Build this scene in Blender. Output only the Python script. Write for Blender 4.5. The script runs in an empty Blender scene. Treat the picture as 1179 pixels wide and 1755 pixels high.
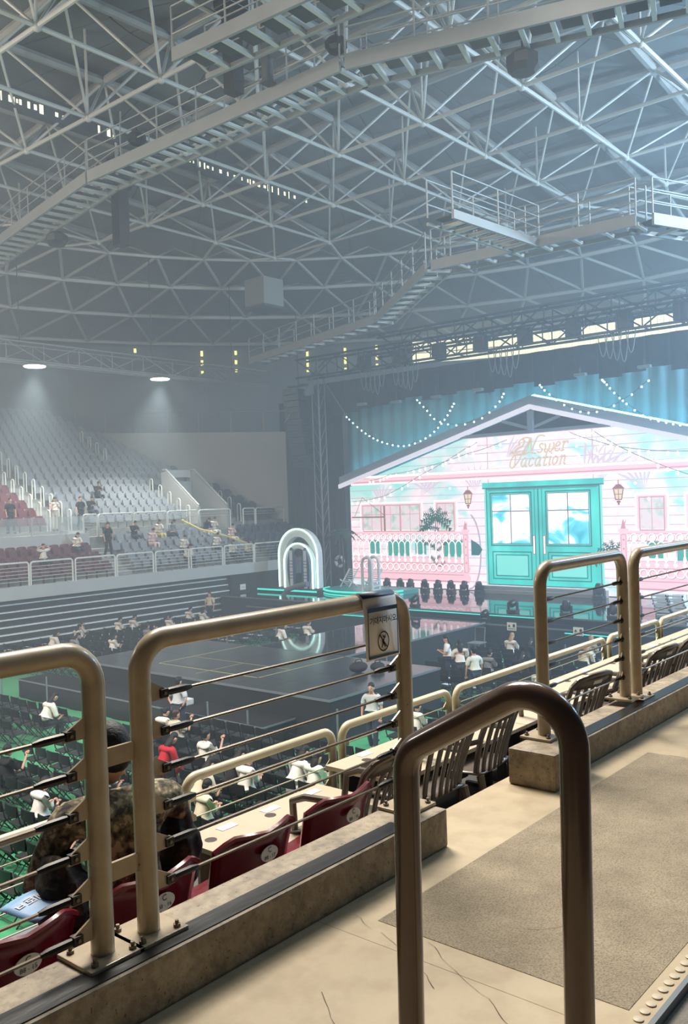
import bpy, bmesh, math, random
from math import sin, cos, pi, radians, sqrt, atan2, hypot
from mathutils import Vector, Matrix

random.seed(7)
SC = bpy.context.scene
COL = SC.collection

# ---------------------------------------------------------------- camera
EYE = Vector((0.0, 0.0, 6.2))
YAW, PITCH, ROLL, FPX = radians(40.343), radians(-0.781), radians(-1.973), 1515.4
_F = Vector((cos(YAW) * cos(PITCH), sin(YAW) * cos(PITCH), sin(PITCH)))
_R0 = Vector((sin(YAW), -cos(YAW), 0.0))
_U0 = _R0.cross(_F)
_R = _R0 * cos(ROLL) + _U0 * sin(ROLL)
_U = _U0 * cos(ROLL) - _R0 * sin(ROLL)
cam_d = bpy.data.cameras.new('camera')
cam_d.sensor_fit = 'VERTICAL'
cam_d.sensor_height = 24.0
cam_d.lens = FPX / 1755.0 * 24.0
cam_d.clip_start, cam_d.clip_end = 0.05, 300.0
cam = bpy.data.objects.new('camera', cam_d)
COL.objects.link(cam)
cam.matrix_world = Matrix(((_R.x, _U.x, -_F.x, EYE.x), (_R.y, _U.y, -_F.y, EYE.y), (_R.z, _U.z, -_F.z, EYE.z), (0, 0, 0, 1)))
SC.camera = cam

# ---------------------------------------------------------------- world, exposure
W = bpy.data.worlds.new('world')
SC.world = W
W.use_nodes = True
W.node_tree.nodes['Background'].inputs[0].default_value = (0.60, 0.70, 0.85, 1)
W.node_tree.nodes['Background'].inputs[1].default_value = 0.05
SC.view_settings.view_transform = 'Standard'
SC.view_settings.look = 'None'
SC.view_settings.gamma = 1.0
SC.view_settings.use_curve_mapping = False
SC.view_settings.exposure = 0.0
cy = SC.cycles
cy.max_bounces = 5
cy.diffuse_bounces = 3
cy.glossy_bounces = 3
cy.transmission_bounces = 4
cy.volume_bounces = 0
cy.use_adaptive_sampling = True
cy.adaptive_threshold = 0.025
cy.transparent_max_bounces = 8
cy.caustics_reflective = False
cy.caustics_refractive = False
cy.sample_clamp_indirect = 4.0
cy.sample_clamp_direct = 12.0

# ---------------------------------------------------------------- unseen hall lamps, with added fill lights
def area(name, loc, target, size, power, color):
    d = bpy.data.lights.new(name, 'AREA')
    d.shape = 'SQUARE'
    d.size = size
    d.energy = power
    d.color = color
    o = bpy.data.objects.new(name, d)
    COL.objects.link(o)
    o.location = loc
    o.rotation_euler = (Vector(target) - Vector(loc)).to_track_quat('-Z', 'Y').to_euler()
    return o

def spot(name, loc, target, power, color, ang, blend=0.6, radius=0.2):
    d = bpy.data.lights.new(name, 'SPOT')
    d.energy = power
    d.color = color
    d.spot_size = radians(ang)
    d.spot_blend = blend
    d.shadow_soft_size = radius
    o = bpy.data.objects.new(name, d)
    COL.objects.link(o)
    o.location = loc
    o.rotation_euler = (Vector(target) - Vector(loc)).to_track_quat('-Z', 'Y').to_euler()
    return o

LIGHTS = [
    ('unseen_hall_light', (7.0, 9.0, 16.0), (4.0, 2.5, 4.5), 4.5, 3100, (1.0, 0.93, 0.83)),
    ('unseen_hall_light', (12.0, 6.0, 17.5), (16.0, 11.0, 0.0), 3.0, 1800, (1.0, 0.95, 0.88)),
    ('unseen_hall_light', (31.0, -1.0, 19.5), (31.0, 16.0, 8.0), 3.0, 4600, (0.68, 0.86, 1.0)),
    ('added_blue_fill', (36.0, -3.0, 13.0), (36.0, 22.0, 9.0), 2.0, 8500, (0.42, 0.70, 1.0)),  # added blue fill that tints the haze round the stage, out of view
    ('unseen_hall_light', (-4.5, 31.0, 16.0), (26.0, 33.0, 9.0), 3.0, 4200, (1.0, 0.92, 0.83)),  # added fill from the left that brightens the haze, no fixture
    ('added_roof_fill', (0.0, 17.0, 9.0), (20.0, 26.0, 22.0), 3.0, 1400, (1.0, 0.92, 0.84)),  # added fill aimed up to lift the roof, no lamp stands here
]
for a in LIGHTS:
    area(*a)
spot('added_floor_spot', (-1.0, 16.0, 17.5), (11.0, 19.5, 0.0), 12500, (1.0, 0.97, 0.92), 62, 0.7, 0.8)  # added spot that brightens the green floor on the left
spot('added_floor_spot', (5.0, 14.0, 18.0), (20.0, 30.0, 0.0), 7000, (1.0, 0.98, 0.95), 62, 0.8, 0.8)  # added spot that brightens the floor further across

# ---------------------------------------------------------------- materials
def _nt(m):
    m.use_nodes = True
    nt = m.node_tree
    return nt, nt.nodes['Principled BSDF']

def lin(c):
    return tuple(((x / 12.92) if x <= 0.04045 else ((x + 0.055) / 1.055) ** 2.4) for x in c)

def mat(name, rgb, rough=0.5, metal=0.0, var=0.0, scale=6.0, bump=0.0, bscale=30.0, spec=0.5, dark=None, coat=0.0, stretch=(1, 1, 1), detail=6):
    """rgb in sRGB 0..1; var mixes towards `dark` with object-space noise."""
    m = bpy.data.materials.new(name)
    nt, b = _nt(m)
    c = (*lin(rgb), 1)
    b.inputs['Base Color'].default_value = c
    b.inputs['Roughness'].default_value = rough
    b.inputs['Metallic'].default_value = metal
    b.inputs['Specular IOR Level'].default_value = spec
    if coat:
        b.inputs['Coat Weight'].default_value = coat
        b.inputs['Coat Roughness'].default_value = 0.12
    if var or bump:
        tc = nt.nodes.new('ShaderNodeTexCoord')
        mp = nt.nodes.new('ShaderNodeMapping')
        mp.inputs['Scale'].default_value = stretch
        nt.links.new(tc.outputs['Object'], mp.inputs['Vector'])
    if var:
        n = nt.nodes.new('ShaderNodeTexNoise')
        n.inputs['Scale'].default_value = scale
        n.inputs['Detail'].default_value = detail
        n.inputs['Roughness'].default_value = 0.62
        nt.links.new(mp.outputs['Vector'], n.inputs['Vector'])
        r = nt.nodes.new('ShaderNodeValToRGB')
        r.color_ramp.elements[0].position = 0.35
        r.color_ramp.elements[1].position = 0.68
        d = dark if dark else tuple(x * 0.6 for x in rgb)
        d = lin(d)
        mixc = tuple(c[i] * (1 - var) + d[i] * var for i in range(3))
        r.color_ramp.elements[0].color = (*mixc, 1)
        r.color_ramp.elements[1].color = c
        nt.links.new(n.outputs['Fac'], r.inputs['Fac'])
        nt.links.new(r.outputs['Color'], b.inputs['Base Color'])
    if bump:
        n2 = nt.nodes.new('ShaderNodeTexNoise')
        n2.inputs['Scale'].default_value = bscale
        n2.inputs['Detail'].default_value = 5
        nt.links.new(mp.outputs['Vector'], n2.inputs['Vector'])
        bp = nt.nodes.new('ShaderNodeBump')
        bp.inputs['Strength'].default_value = bump
        bp.inputs['Distance'].default_value = 0.01
        nt.links.new(n2.outputs['Fac'], bp.inputs['Height'])
        nt.links.new(bp.outputs['Normal'], b.inputs['Normal'])
    return m

def glow(name, rgb, strength):
    m = bpy.data.materials.new(name)
    nt, b = _nt(m)
    b.inputs['Base Color'].default_value = (0.02, 0.02, 0.02, 1)
    b.inputs['Emission Color'].default_value = (*lin(rgb), 1)
    b.inputs['Emission Strength'].default_value = strength
    if strength < 8:
        m.cycles.emission_sampling = 'NONE'
    return m

def glow_noise(name, stops, strength, scale=0.5, detail=3, stretch=(1, 1, 1), rot=(0, 0, 0), distort=0.0):
    m = bpy.data.materials.new(name)
    nt, b = _nt(m)
    b.inputs['Base Color'].default_value = (0.02, 0.02, 0.02, 1)
    tc = nt.nodes.new('ShaderNodeTexCoord')
    mp = nt.nodes.new('ShaderNodeMapping')
    mp.inputs['Scale'].default_value = stretch
    mp.inputs['Rotation'].default_value = rot
    n = nt.nodes.new('ShaderNodeTexNoise')
    n.inputs['Scale'].default_value = scale
    n.inputs['Detail'].default_value = detail
    n.inputs['Distortion'].default_value = distort
    r = nt.nodes.new('ShaderNodeValToRGB')
    nt.links.new(tc.outputs['Object'], mp.inputs['Vector'])
    nt.links.new(mp.outputs['Vector'], n.inputs['Vector'])
    nt.links.new(n.outputs['Fac'], r.inputs['Fac'])
    cr = r.color_ramp
    while len(cr.elements) < len(stops):
        cr.elements.new(0.5)
    for e, (p, c) in zip(cr.elements, stops):
        e.position = p
        e.color = (*lin(c), 1)
    nt.links.new(r.outputs['Color'], b.inputs['Emission Color'])
    b.inputs['Emission Strength'].default_value = strength
    return m

# ---------------------------------------------------------------- mesh helpers
class MB:
    def __init__(self):
        self.v, self.f = [], []

    def add(self, vs, fs):
        o = len(self.v)
        self.v += [tuple(p) for p in vs]
        self.f += [tuple(i + o for i in q) for q in fs]
        return self

    def box(self, x0, x1, y0, y1, z0, z1):
        vs = [(x0, y0, z0), (x1, y0, z0), (x1, y1, z0), (x0, y1, z0), (x0, y0, z1), (x1, y0, z1), (x1, y1, z1), (x0, y1, z1)]
        return self.add(vs, [(3, 2, 1, 0), (4, 5, 6, 7), (0, 1, 5, 4), (1, 2, 6, 5), (2, 3, 7, 6), (3, 0, 4, 7)])

    def obox(self, c, ax, ay, az):
        """box from centre and three half-axis vectors"""
        c, ax, ay, az = Vector(c), Vector(ax), Vector(ay), Vector(az)
        vs = [c + ax * sx + ay * sy + az * sz for sz in (-1, 1) for sx, sy in ((-1, -1), (1, -1), (1, 1), (-1, 1))]
        return self.add(vs, [(3, 2, 1, 0), (4, 5, 6, 7), (0, 1, 5, 4), (1, 2, 6, 5), (2, 3, 7, 6), (3, 0, 4, 7)])

    def bar(self, a, b, w, h, up=(0, 0, 1)):
        a, b = Vector(a), Vector(b)
        d = (b - a)
        L = d.length
        d.normalize()
        u = Vector(up)
        s = d.cross(u)
        if s.length < 1e-4:
            s = d.cross(Vector((1, 0, 0)))
        s.normalize()
        u = s.cross(d)
        return self.obox((a + b) / 2, d * L / 2, s * w / 2, u * h / 2)

    def tube(self, pts, r, n=8, closed=False, caps=True):
        pts = [Vector(p) for p in pts]
        m = len(pts)
        rs = r if isinstance(r, (list, tuple)) else [r] * m
        t0 = (pts[1] - pts[0]).normalized()
        ref = Vector((0, 0, 1)) if abs(t0.z) < 0.9 else Vector((1, 0, 0))
        nrm = (ref - t0 * ref.dot(t0)).normalized()
        base = len(self.v)
        prev = t0
        for i, p in enumerate(pts):
            if closed:
                t = (pts[(i + 1) % m] - pts[i - 1]).normalized()
            elif i == 0:
                t = t0
            elif i == m - 1:
                t = (pts[i] - pts[i - 1]).normalized()
            else:
                t = ((pts[i + 1] - p).normalized() + (p - pts[i - 1]).normalized()).normalized()
            nrm = (nrm - t * nrm.dot(t)).normalized()
            bi = t.cross(nrm)
            for k in range(n):
                a = 2 * pi * k / n
                q = p + (nrm * cos(a) + bi * sin(a)) * rs[i]
                self.v.append(tuple(q))
        for i in range(m if closed else m - 1):
            j = (i + 1) % m
            for k in range(n):
                k2 = (k + 1) % n
                self.f.append((base + i * n + k, base + i * n + k2, base + j * n + k2, base + j * n + k))
        if caps and not closed:
            self.f.append(tuple(base + k for k in range(n - 1, -1, -1)))
            self.f.append(tuple(base + (m - 1) * n + k for k in range(n)))
        return self

    def lathe(self, prof, n=16, loc=(0, 0, 0), axis='Z'):
        base = len(self.v)
        L = Vector(loc)
        for (r, z) in prof:
            for k in range(n):
                a = 2 * pi * k / n
                p = (r * cos(a), r * sin(a), z)
                if axis == 'X':
                    p = (p[2], p[0], p[1])
                elif axis == 'Y':
                    p = (p[1], p[2], p[0])
                self.v.append(tuple(L + Vector(p)))
        for i in range(len(prof) - 1):
            for k in range(n):
                k2 = (k + 1) % n
                self.f.append((base + i * n + k, base + i * n + k2, base + (i + 1) * n + k2, base + (i + 1) * n + k))
        self.f.append(tuple(base + k for k in range(n - 1, -1, -1)))
        self.f.append(tuple(base + (len(prof) - 1) * n + k for k in range(n)))
        return self

    def ball(self, c, rx, ry=None, rz=None, n=10, m=7, rot=None):
        ry = rx if ry is None else ry
        rz = rx if rz is None else rz
        c = Vector(c)
        vs = []
        for i in range(m + 1):
            t = pi * i / m
            for k in range(n):
                a = 2 * pi * k / n
                p = Vector((rx * sin(t) * cos(a), ry * sin(t) * sin(a), rz * cos(t)))
                if rot is not None:
                    p = rot @ p
                vs.append(c + p)
        fs = []
        for i in range(m):
            for k in range(n):
                k2 = (k + 1) % n
                fs.append((i * n + k, (i + 1) * n + k, (i + 1) * n + k2, i * n + k2))
        return self.add(vs, fs)

    def prism(self, poly, a, b):
        """poly: list of 3D points of one face; a->b extrude vector"""
        d = Vector(b) - Vector(a)
        n = len(poly)
        vs = [Vector(p) for p in poly] + [Vector(p) + d for p in poly]
        fs = [tuple(range(n - 1, -1, -1)), tuple(range(n, 2 * n))]
        for i in range(n):
            j = (i + 1) % n
            fs.append((i, j, n + j, n + i))
        return self.add(vs, fs)

    def grid(self, rows, closed=False):
        """rows of 3D points -> quad sheet"""
        m, n = len(rows), len(rows[0])
        vs = [p for r in rows for p in r]
        fs = []
        for i in range(m - 1):
            for k in range(n - 1):
                fs.append((i * n + k, i * n + k + 1, (i + 1) * n + k + 1, (i + 1) * n + k))
        return self.add(vs, fs)

    def xf(self, M):
        self.v = [tuple(M @ Vector(p)) for p in self.v]
        return self

    def mesh(self, name, m, smooth=False, fix=True):
        me = bpy.data.meshes.new(name)
        me.from_pydata(self.v, [], self.f)
        if m is not None:
            me.materials.append(m)
        if fix:
            bm = bmesh.new()
            bm.from_mesh(me)
            bmesh.ops.remove_doubles(bm, verts=bm.verts, dist=1e-5)
            bmesh.ops.recalc_face_normals(bm, faces=bm.faces)
            bm.to_mesh(me)
            bm.free()
        if smooth:
            for p in me.polygons:
                p.use_smooth = True
            try:
                me.set_sharp_from_angle(angle=radians(42))
            except Exception:
                pass
        return me

    def build(self, name, m, parent=None, smooth=False, solid=0.0, bevel=0.0):
        """mesh object; vertices are world coordinates unless the parent is a prototype at the origin"""
        if parent is not None:
            o = wloc(parent)
            if o.length > 0:
                self.v = [(p[0] - o.x, p[1] - o.y, p[2] - o.z) for p in self.v]
        me = self.mesh(name, m, smooth)
        if bevel:
            bm = bmesh.new()
            bm.from_mesh(me)
            bmesh.ops.bevel(bm, geom=[e for e in bm.edges if e.calc_face_angle(0) > 0.6], offset=bevel, segments=2, profile=0.6, affect='EDGES', clamp_overlap=True)
            bm.to_mesh(me)
            bm.free()
        ob = bpy.data.objects.new(name, me)
        COL.objects.link(ob)
        ob.parent = parent
        if solid:
            md = ob.modifiers.new('thickness', 'SOLIDIFY')
            md.thickness = solid
            md.offset = 0
        return ob

def wloc(o):
    v = Vector((0, 0, 0))
    while o is not None:
        v += o.location
        o = o.parent
    return v

def tag(o, label=None, cat=None, group=None, kind=None):
    if label:
        o['label'] = label
    if cat:
        o['category'] = cat
    if group:
        o['group'] = group
    if kind:
        o['kind'] = kind
    return o

def thing(name, loc, label, cat, group=None, rz=0.0):
    o = bpy.data.objects.new(name, None)
    o.empty_display_size = 0.1
    COL.objects.link(o)
    o.location = loc
    o.rotation_euler = (0, 0, rz)
    return tag(o, label, cat, group)

def struct(name, loc=(0, 0, 0)):
    o = bpy.data.objects.new(name, None)
    o.empty_display_size = 0.1
    COL.objects.link(o)
    o.location = loc
    o['kind'] = 'structure'
    return o

def inst(name, me, parent, loc=(0, 0, 0), rz=0.0, scale=None):
    """object sharing mesh data"""
    o = bpy.data.objects.new(name, me)
    COL.objects.link(o)
    o.parent = parent
    o.location = Vector(loc) - (wloc(parent) if parent else Vector((0, 0, 0)))
    o.rotation_euler = (0, 0, rz)
    if scale is not None:
        o.scale = scale
    return o

def copy_tree(o, parent=None):
    c = o.copy()
    COL.objects.link(c)
    c.parent = parent
    for ch in o.children:
        copy_tree(ch, c)
    return c

def wipe(o):
    for ch in list(o.children):
        wipe(ch)
    bpy.data.objects.remove(o)

def arc(c, r, a0, a1, n, u, v):
    c, u, v = Vector(c), Vector(u), Vector(v)
    return [c + u * r * cos(a0 + (a1 - a0) * i / n) + v * r * sin(a0 + (a1 - a0) * i / n) for i in range(n + 1)]

def text_mesh(body, size, m, shear=0.0, extrude=0.0, align='CENTER', bold=0.0):
    """text converted to a mesh lying in XY"""
    cu = bpy.data.curves.new('print', 'FONT')
    cu.body = body
    cu.size = size
    cu.align_x = align
    cu.align_y = 'CENTER'
    cu.shear = shear
    cu.extrude = extrude
    cu.offset = bold
    cu.resolution_u = 3
    ob = bpy.data.objects.new('print', cu)
    COL.objects.link(ob)
    dg = bpy.context.evaluated_depsgraph_get()
    me = bpy.data.meshes.new_from_object(ob.evaluated_get(dg))
    bpy.data.objects.remove(ob)
    me.materials.clear()
    me.materials.append(m)
    return me

def place_mesh(name, me, parent, origin, ux, uy):
    """mesh in local XY placed with in-plane axes ux, uy at world point origin (baked)"""
    ux, uy = Vector(ux).normalized(), Vector(uy).normalized()
    uz = ux.cross(uy)
    M = Matrix(((ux.x, uy.x, uz.x, origin[0]), (ux.y, uy.y, uz.y, origin[1]), (ux.z, uy.z, uz.z, origin[2]), (0, 0, 0, 1)))
    if parent is not None:
        M = Matrix.Translation(-wloc(parent)) @ M
    me.transform(M)
    o = bpy.data.objects.new(name, me)
    COL.objects.link(o)
    o.parent = parent
    return o
# ---------------------------------------------------------------- palette
M = {}
M['floor'] = mat('worn_cream_concrete', (0.72, 0.65, 0.53), 0.62, var=0.38, scale=2.2, dark=(0.60, 0.53, 0.42), bump=0.12, bscale=60, detail=9)
M['floor_rough'] = mat('rough_concrete', (0.66, 0.60, 0.50), 0.85, var=0.65, scale=3.2, dark=(0.47, 0.42, 0.34), bump=0.6, bscale=220, detail=12)
M['step'] = mat('grey_step', (0.52, 0.50, 0.46), 0.8, var=0.5, scale=6, bump=0.4, bscale=120)
M['curb'] = mat('curb_concrete', (0.66, 0.60, 0.50), 0.6, var=0.7, scale=5, dark=(0.40, 0.35, 0.28), bump=0.35, bscale=40, detail=10)
M['curb_strip'] = mat('dark_gloss_strip', (0.10, 0.10, 0.105), 0.3, var=0.6, scale=7, dark=(0.20, 0.195, 0.185), bump=0.15, bscale=30, stretch=(0.25, 1, 1))  # smooth dark band along the inner half of the kerb top, uneven tone
M['rail'] = mat('cream_painted_steel', (0.70, 0.635, 0.53), 0.32, var=0.35, scale=9, dark=(0.52, 0.45, 0.36), bump=0.06, bscale=25, coat=0.25)
M['rail2'] = mat('pale_cream_painted_steel', (0.86, 0.81, 0.68), 0.32, var=0.15, scale=7, coat=0.2)
M['hoop'] = mat('brown_painted_steel', (0.36, 0.27, 0.21), 0.22, var=0.3, scale=8, dark=(0.27, 0.20, 0.15), coat=0.4)
M['chip'] = mat('rust_chip', (0.25, 0.17, 0.12), 0.8)
M['steel'] = mat('dull_steel', (0.45, 0.42, 0.38), 0.35, metal=0.8, var=0.3, scale=20)
M['dark_steel'] = mat('dark_steel', (0.20, 0.19, 0.18), 0.4, metal=0.6)
M['bolt'] = mat('bolt_steel', (0.50, 0.45, 0.38), 0.5, metal=0.4, var=0.5, scale=60)
M['white_sheet'] = mat('sign_white', (0.94, 0.92, 0.90), 0.45)
M['navy'] = mat('sign_navy', (0.14, 0.22, 0.34), 0.45, var=0.5, scale=14, dark=(0.25, 0.40, 0.45))
M['ink'] = mat('dark_ink', (0.13, 0.08, 0.07), 0.6)
M['crimson'] = mat('crimson_plastic', (0.44, 0.07, 0.13), 0.25, var=0.2, scale=5, coat=0.3)
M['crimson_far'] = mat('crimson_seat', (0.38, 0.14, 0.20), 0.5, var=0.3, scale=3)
M['label'] = mat('seat_label', (0.86, 0.84, 0.80), 0.5)
M['desk'] = mat('desk_laminate', (0.76, 0.70, 0.60), 0.45, var=0.12, scale=3)
M['desk_edge'] = mat('desk_frame', (0.16, 0.15, 0.15), 0.5)
M['grommet'] = mat('grommet_brown', (0.20, 0.13, 0.10), 0.5)
M['paper'] = mat('paper', (0.93, 0.94, 0.96), 0.7)
M['plastic'] = mat('taupe_plastic', (0.40, 0.36, 0.32), 0.35, var=0.2, scale=8, coat=0.2)
M['black'] = mat('black_cloth', (0.075, 0.08, 0.09), 0.85, var=0.3, scale=3)
M['black_plastic'] = mat('black_plastic', (0.09, 0.095, 0.10), 0.4)
M['chair_black'] = mat('folding_chair_black', (0.07, 0.085, 0.09), 0.5)
M['chair_seat'] = mat('folding_chair_pad', (0.20, 0.21, 0.21), 0.45, var=0.3, scale=9)
M['green'] = mat('green_floor_cover', (0.33, 0.66, 0.47), 0.45, var=0.35, scale=0.6, dark=(0.26, 0.56, 0.39))
M['rail_far'] = mat('white_painted_steel', (0.86, 0.87, 0.85), 0.4)
M['stage_top'] = mat('gloss_black_stage', (0.12, 0.125, 0.135), 0.05, spec=0.9, var=0.35, scale=1.5, dark=(0.16, 0.165, 0.17))
M['stage_matte'] = mat('satin_black_stage', (0.20, 0.21, 0.225), 0.20, spec=0.6, var=0.4, scale=1.5, dark=(0.15, 0.155, 0.165))
M['near_tread'] = mat('dark_tread_concrete', (0.36, 0.35, 0.34), 0.85, var=0.3, scale=3)
M['stage_side'] = mat('stage_skirt', (0.085, 0.10, 0.12), 0.8, var=0.3, scale=2)
M['tape'] = mat('yellow_tape', (0.62, 0.60, 0.40), 0.6)
M['edge'] = mat('stage_edge_trim', (0.42, 0.45, 0.47), 0.45)
M['grey_wall'] = mat('light_grey_wall', (0.66, 0.67, 0.67), 0.75, var=0.15, scale=0.4)
M['mid_wall'] = mat('mid_grey_wall', (0.47, 0.50, 0.53), 0.8, var=0.2, scale=0.3)
M['conc'] = mat('stand_concrete', (0.60, 0.60, 0.59), 0.8, var=0.25, scale=1.2)
M['parapet'] = mat('white_parapet', (0.74, 0.75, 0.75), 0.6, var=0.12, scale=0.8)
M['seat_grey'] = mat('grey_seat', (0.55, 0.57, 0.60), 0.5, var=0.25, scale=0.35, dark=(0.46, 0.48, 0.52))
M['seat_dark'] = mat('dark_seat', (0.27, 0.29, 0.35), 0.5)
M['nosing'] = mat('bleacher_nosing', (0.90, 0.93, 0.94), 0.5)
M['bleach'] = mat('bleacher_riser', (0.16, 0.17, 0.18), 0.7)
M['truss'] = mat('white_roof_steel', (0.74, 0.74, 0.72), 0.45, var=0.12, scale=0.8)
M['pipe'] = mat('grey_roof_pipe', (0.62, 0.62, 0.61), 0.5, var=0.15, scale=0.6)
M['roof'] = mat('roof_sheet', (0.46, 0.47, 0.47), 0.7, var=0.35, scale=0.25, dark=(0.36, 0.37, 0.38), stretch=(1, 5, 1))
M['catwalk'] = mat('catwalk_grey', (0.54, 0.55, 0.55), 0.5, var=0.15, scale=1.5)
M['cat_dark'] = mat('catwalk_deck', (0.28, 0.29, 0.30), 0.7)
M['skin'] = mat('skin', (0.78, 0.60, 0.50), 0.55)
M['hair'] = mat('black_hair', (0.06, 0.055, 0.055), 0.65, var=0.5, scale=40, bump=0.5, bscale=60)
M['hair_brown'] = mat('brown_hair', (0.22, 0.15, 0.11), 0.5)
M['hair_fair'] = mat('fair_hair', (0.62, 0.50, 0.36), 0.5)
M['white_cloth'] = mat('white_cotton', (0.90, 0.88, 0.84), 0.85, var=0.2, scale=9, bump=0.3, bscale=20)
M['cream_cloth'] = mat('cream_cotton', (0.84, 0.79, 0.68), 0.85, var=0.2, scale=9)
M['grey_cloth'] = mat('grey_cotton', (0.55, 0.56, 0.57), 0.85, var=0.3, scale=8)
M['pale_cloth'] = mat('pale_loose_cotton', (0.76, 0.78, 0.78), 0.85, var=0.2, scale=8)
M['black_cloth'] = mat('black_cotton', (0.09, 0.09, 0.105), 0.85)
M['red_cloth'] = mat('red_cotton', (0.72, 0.10, 0.16), 0.8, var=0.2, scale=8)
M['pink_cloth'] = mat('pink_cotton', (0.86, 0.76, 0.74), 0.8)
M['denim'] = mat('dark_denim', (0.17, 0.20, 0.27), 0.85)
M['yellow_cloth'] = mat('yellow_ribbon', (0.78, 0.74, 0.42), 0.7)
M['camo'] = mat('camouflage', (0.47, 0.43, 0.34), 0.85, var=1.0, scale=13, dark=(0.10, 0.09, 0.075), bump=0.5, bscale=12, detail=3)
M['camo_dark'] = mat('camouflage_dark', (0.17, 0.14, 0.115), 0.7, var=1.0, scale=7, dark=(0.05, 0.045, 0.045), bump=0.5, bscale=10, detail=4)
M['slogan'] = mat('blue_slogan_paper', (0.58, 0.74, 0.90), 0.5, var=0.3, scale=5, dark=(0.48, 0.66, 0.84))
M['chrome'] = mat('bright_metal', (0.80, 0.82, 0.84), 0.25, metal=0.7)
M['white_set'] = mat('white_set_paint', (0.84, 0.87, 0.88), 0.5)
M['teal_set'] = mat('teal_set_paint', (0.25, 0.62, 0.60), 0.4)
M['blue_board'] = mat('blue_surfboard', (0.18, 0.34, 0.50), 0.35)
M['leaf_dark'] = mat('dark_palm_leaf', (0.10, 0.22, 0.18), 0.6)
M['gable_dark'] = mat('gable_slate', (0.50, 0.56, 0.62), 0.6)
M['gable_white'] = mat('gable_white', (0.85, 0.87, 0.90), 0.45)
M['curtain'] = mat('teal_curtain', (0.42, 0.62, 0.66), 0.8, var=0.2, scale=0.6)
M['glass'] = mat('glass_panel', (0.80, 0.85, 0.86), 0.1)
nt = M['glass'].node_tree
nt.nodes['Principled BSDF'].inputs['Alpha'].default_value = 0.25
# lamps, screens, daylight
M['lamp'] = glow('flood_lens', (0.95, 1.0, 0.97), 60)
M['neon'] = glow('neon_white', (0.78, 1.0, 0.95), 3.0)
M['neon_teal'] = glow('neon_teal', (0.15, 0.90, 0.82), 1.6)
M['bulb'] = glow('bulb_glow', (0.80, 1.0, 0.98), 6)
M['day'] = glow('daylight_pane', (0.93, 0.95, 0.80), 2.0)
M['slit'] = glow('daylight_slit', (0.92, 0.92, 0.55), 2.5)
M['strip_white'] = glow('led_strip', (0.40, 0.88, 1.0), 16)
M['phone'] = glow('phone_screen', (0.75, 0.70, 0.95), 1.5)
M['gable_tube'] = glow('gable_tube', (0.92, 0.93, 1.0), 1.0)

# camouflage: four flat colours cut by noise
def camo(name, cols, scale):
    m = bpy.data.materials.new(name)
    nt, b = _nt(m)
    b.inputs['Roughness'].default_value = 0.85
    tc = nt.nodes.new('ShaderNodeTexCoord')
    n = nt.nodes.new('ShaderNodeTexNoise')
    n.inputs['Scale'].default_value = scale
    n.inputs['Detail'].default_value = 2.5
    n.inputs['Roughness'].default_value = 0.7
    r = nt.nodes.new('ShaderNodeValToRGB')
    r.color_ramp.interpolation = 'CONSTANT'
    while len(r.color_ramp.elements) < len(cols):
        r.color_ramp.elements.new(0.5)
    for e, (p, c) in zip(r.color_ramp.elements, cols):
        e.position = p
        e.color = (*lin(c), 1)
    nt.links.new(tc.outputs['Object'], n.inputs['Vector'])
    nt.links.new(n.outputs['Fac'], r.inputs['Fac'])
    nt.links.new(r.outputs['Color'], b.inputs['Base Color'])
    n2 = nt.nodes.new('ShaderNodeTexNoise')
    n2.inputs['Scale'].default_value = 9
    nt.links.new(tc.outputs['Object'], n2.inputs['Vector'])
    bp = nt.nodes.new('ShaderNodeBump')
    bp.inputs['Strength'].default_value = 0.5
    bp.inputs['Distance'].default_value = 0.04
    nt.links.new(n2.outputs['Fac'], bp.inputs['Height'])
    nt.links.new(bp.outputs['Normal'], b.inputs['Normal'])
    return m
M['camo'] = camo('camouflage', [(0.0, (0.16, 0.14, 0.11)), (0.42, (0.33, 0.30, 0.22)), (0.50, (0.47, 0.43, 0.33)), (0.57, (0.66, 0.61, 0.50))], 16)
M['camo_dark'] = camo('camouflage_dark', [(0.0, (0.05, 0.045, 0.04)), (0.45, (0.11, 0.095, 0.08)), (0.54, (0.19, 0.16, 0.13)), (0.62, (0.30, 0.26, 0.20))], 11)

def speckle(m, scale, amount, dark, p0=0.36, p1=0.55):
    """fine aggregate specks multiplied over the colour"""
    nt = m.node_tree
    b = nt.nodes['Principled BSDF']
    src = b.inputs['Base Color'].links[0].from_socket
    tc = nt.nodes.new('ShaderNodeTexCoord')
    n = nt.nodes.new('ShaderNodeTexNoise')
    n.inputs['Scale'].default_value = scale
    n.inputs['Detail'].default_value = 4
    r = nt.nodes.new('ShaderNodeValToRGB')
    r.color_ramp.elements[0].position = p0
    r.color_ramp.elements[1].position = p1
    r.color_ramp.elements[0].color = (*lin(dark), 1)
    r.color_ramp.elements[1].color = (1, 1, 1, 1)
    mx = nt.nodes.new('ShaderNodeMix')
    mx.data_type = 'RGBA'
    mx.blend_type = 'MULTIPLY'
    mx.inputs['Factor'].default_value = amount
    nt.links.new(tc.outputs['Object'], n.inputs['Vector'])
    nt.links.new(n.outputs['Fac'], r.inputs['Fac'])
    nt.links.new(src, mx.inputs['A'])
    nt.links.new(r.outputs['Color'], mx.inputs['B'])
    nt.links.new(mx.outputs['Result'], b.inputs['Base Color'])
speckle(M['floor_rough'], 130, 0.42, (0.45, 0.42, 0.38))
speckle(M['floor'], 7, 0.22, (0.72, 0.66, 0.58))
speckle(M['rail'], 55, 0.8, (0.35, 0.27, 0.20), 0.25, 0.28)
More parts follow.
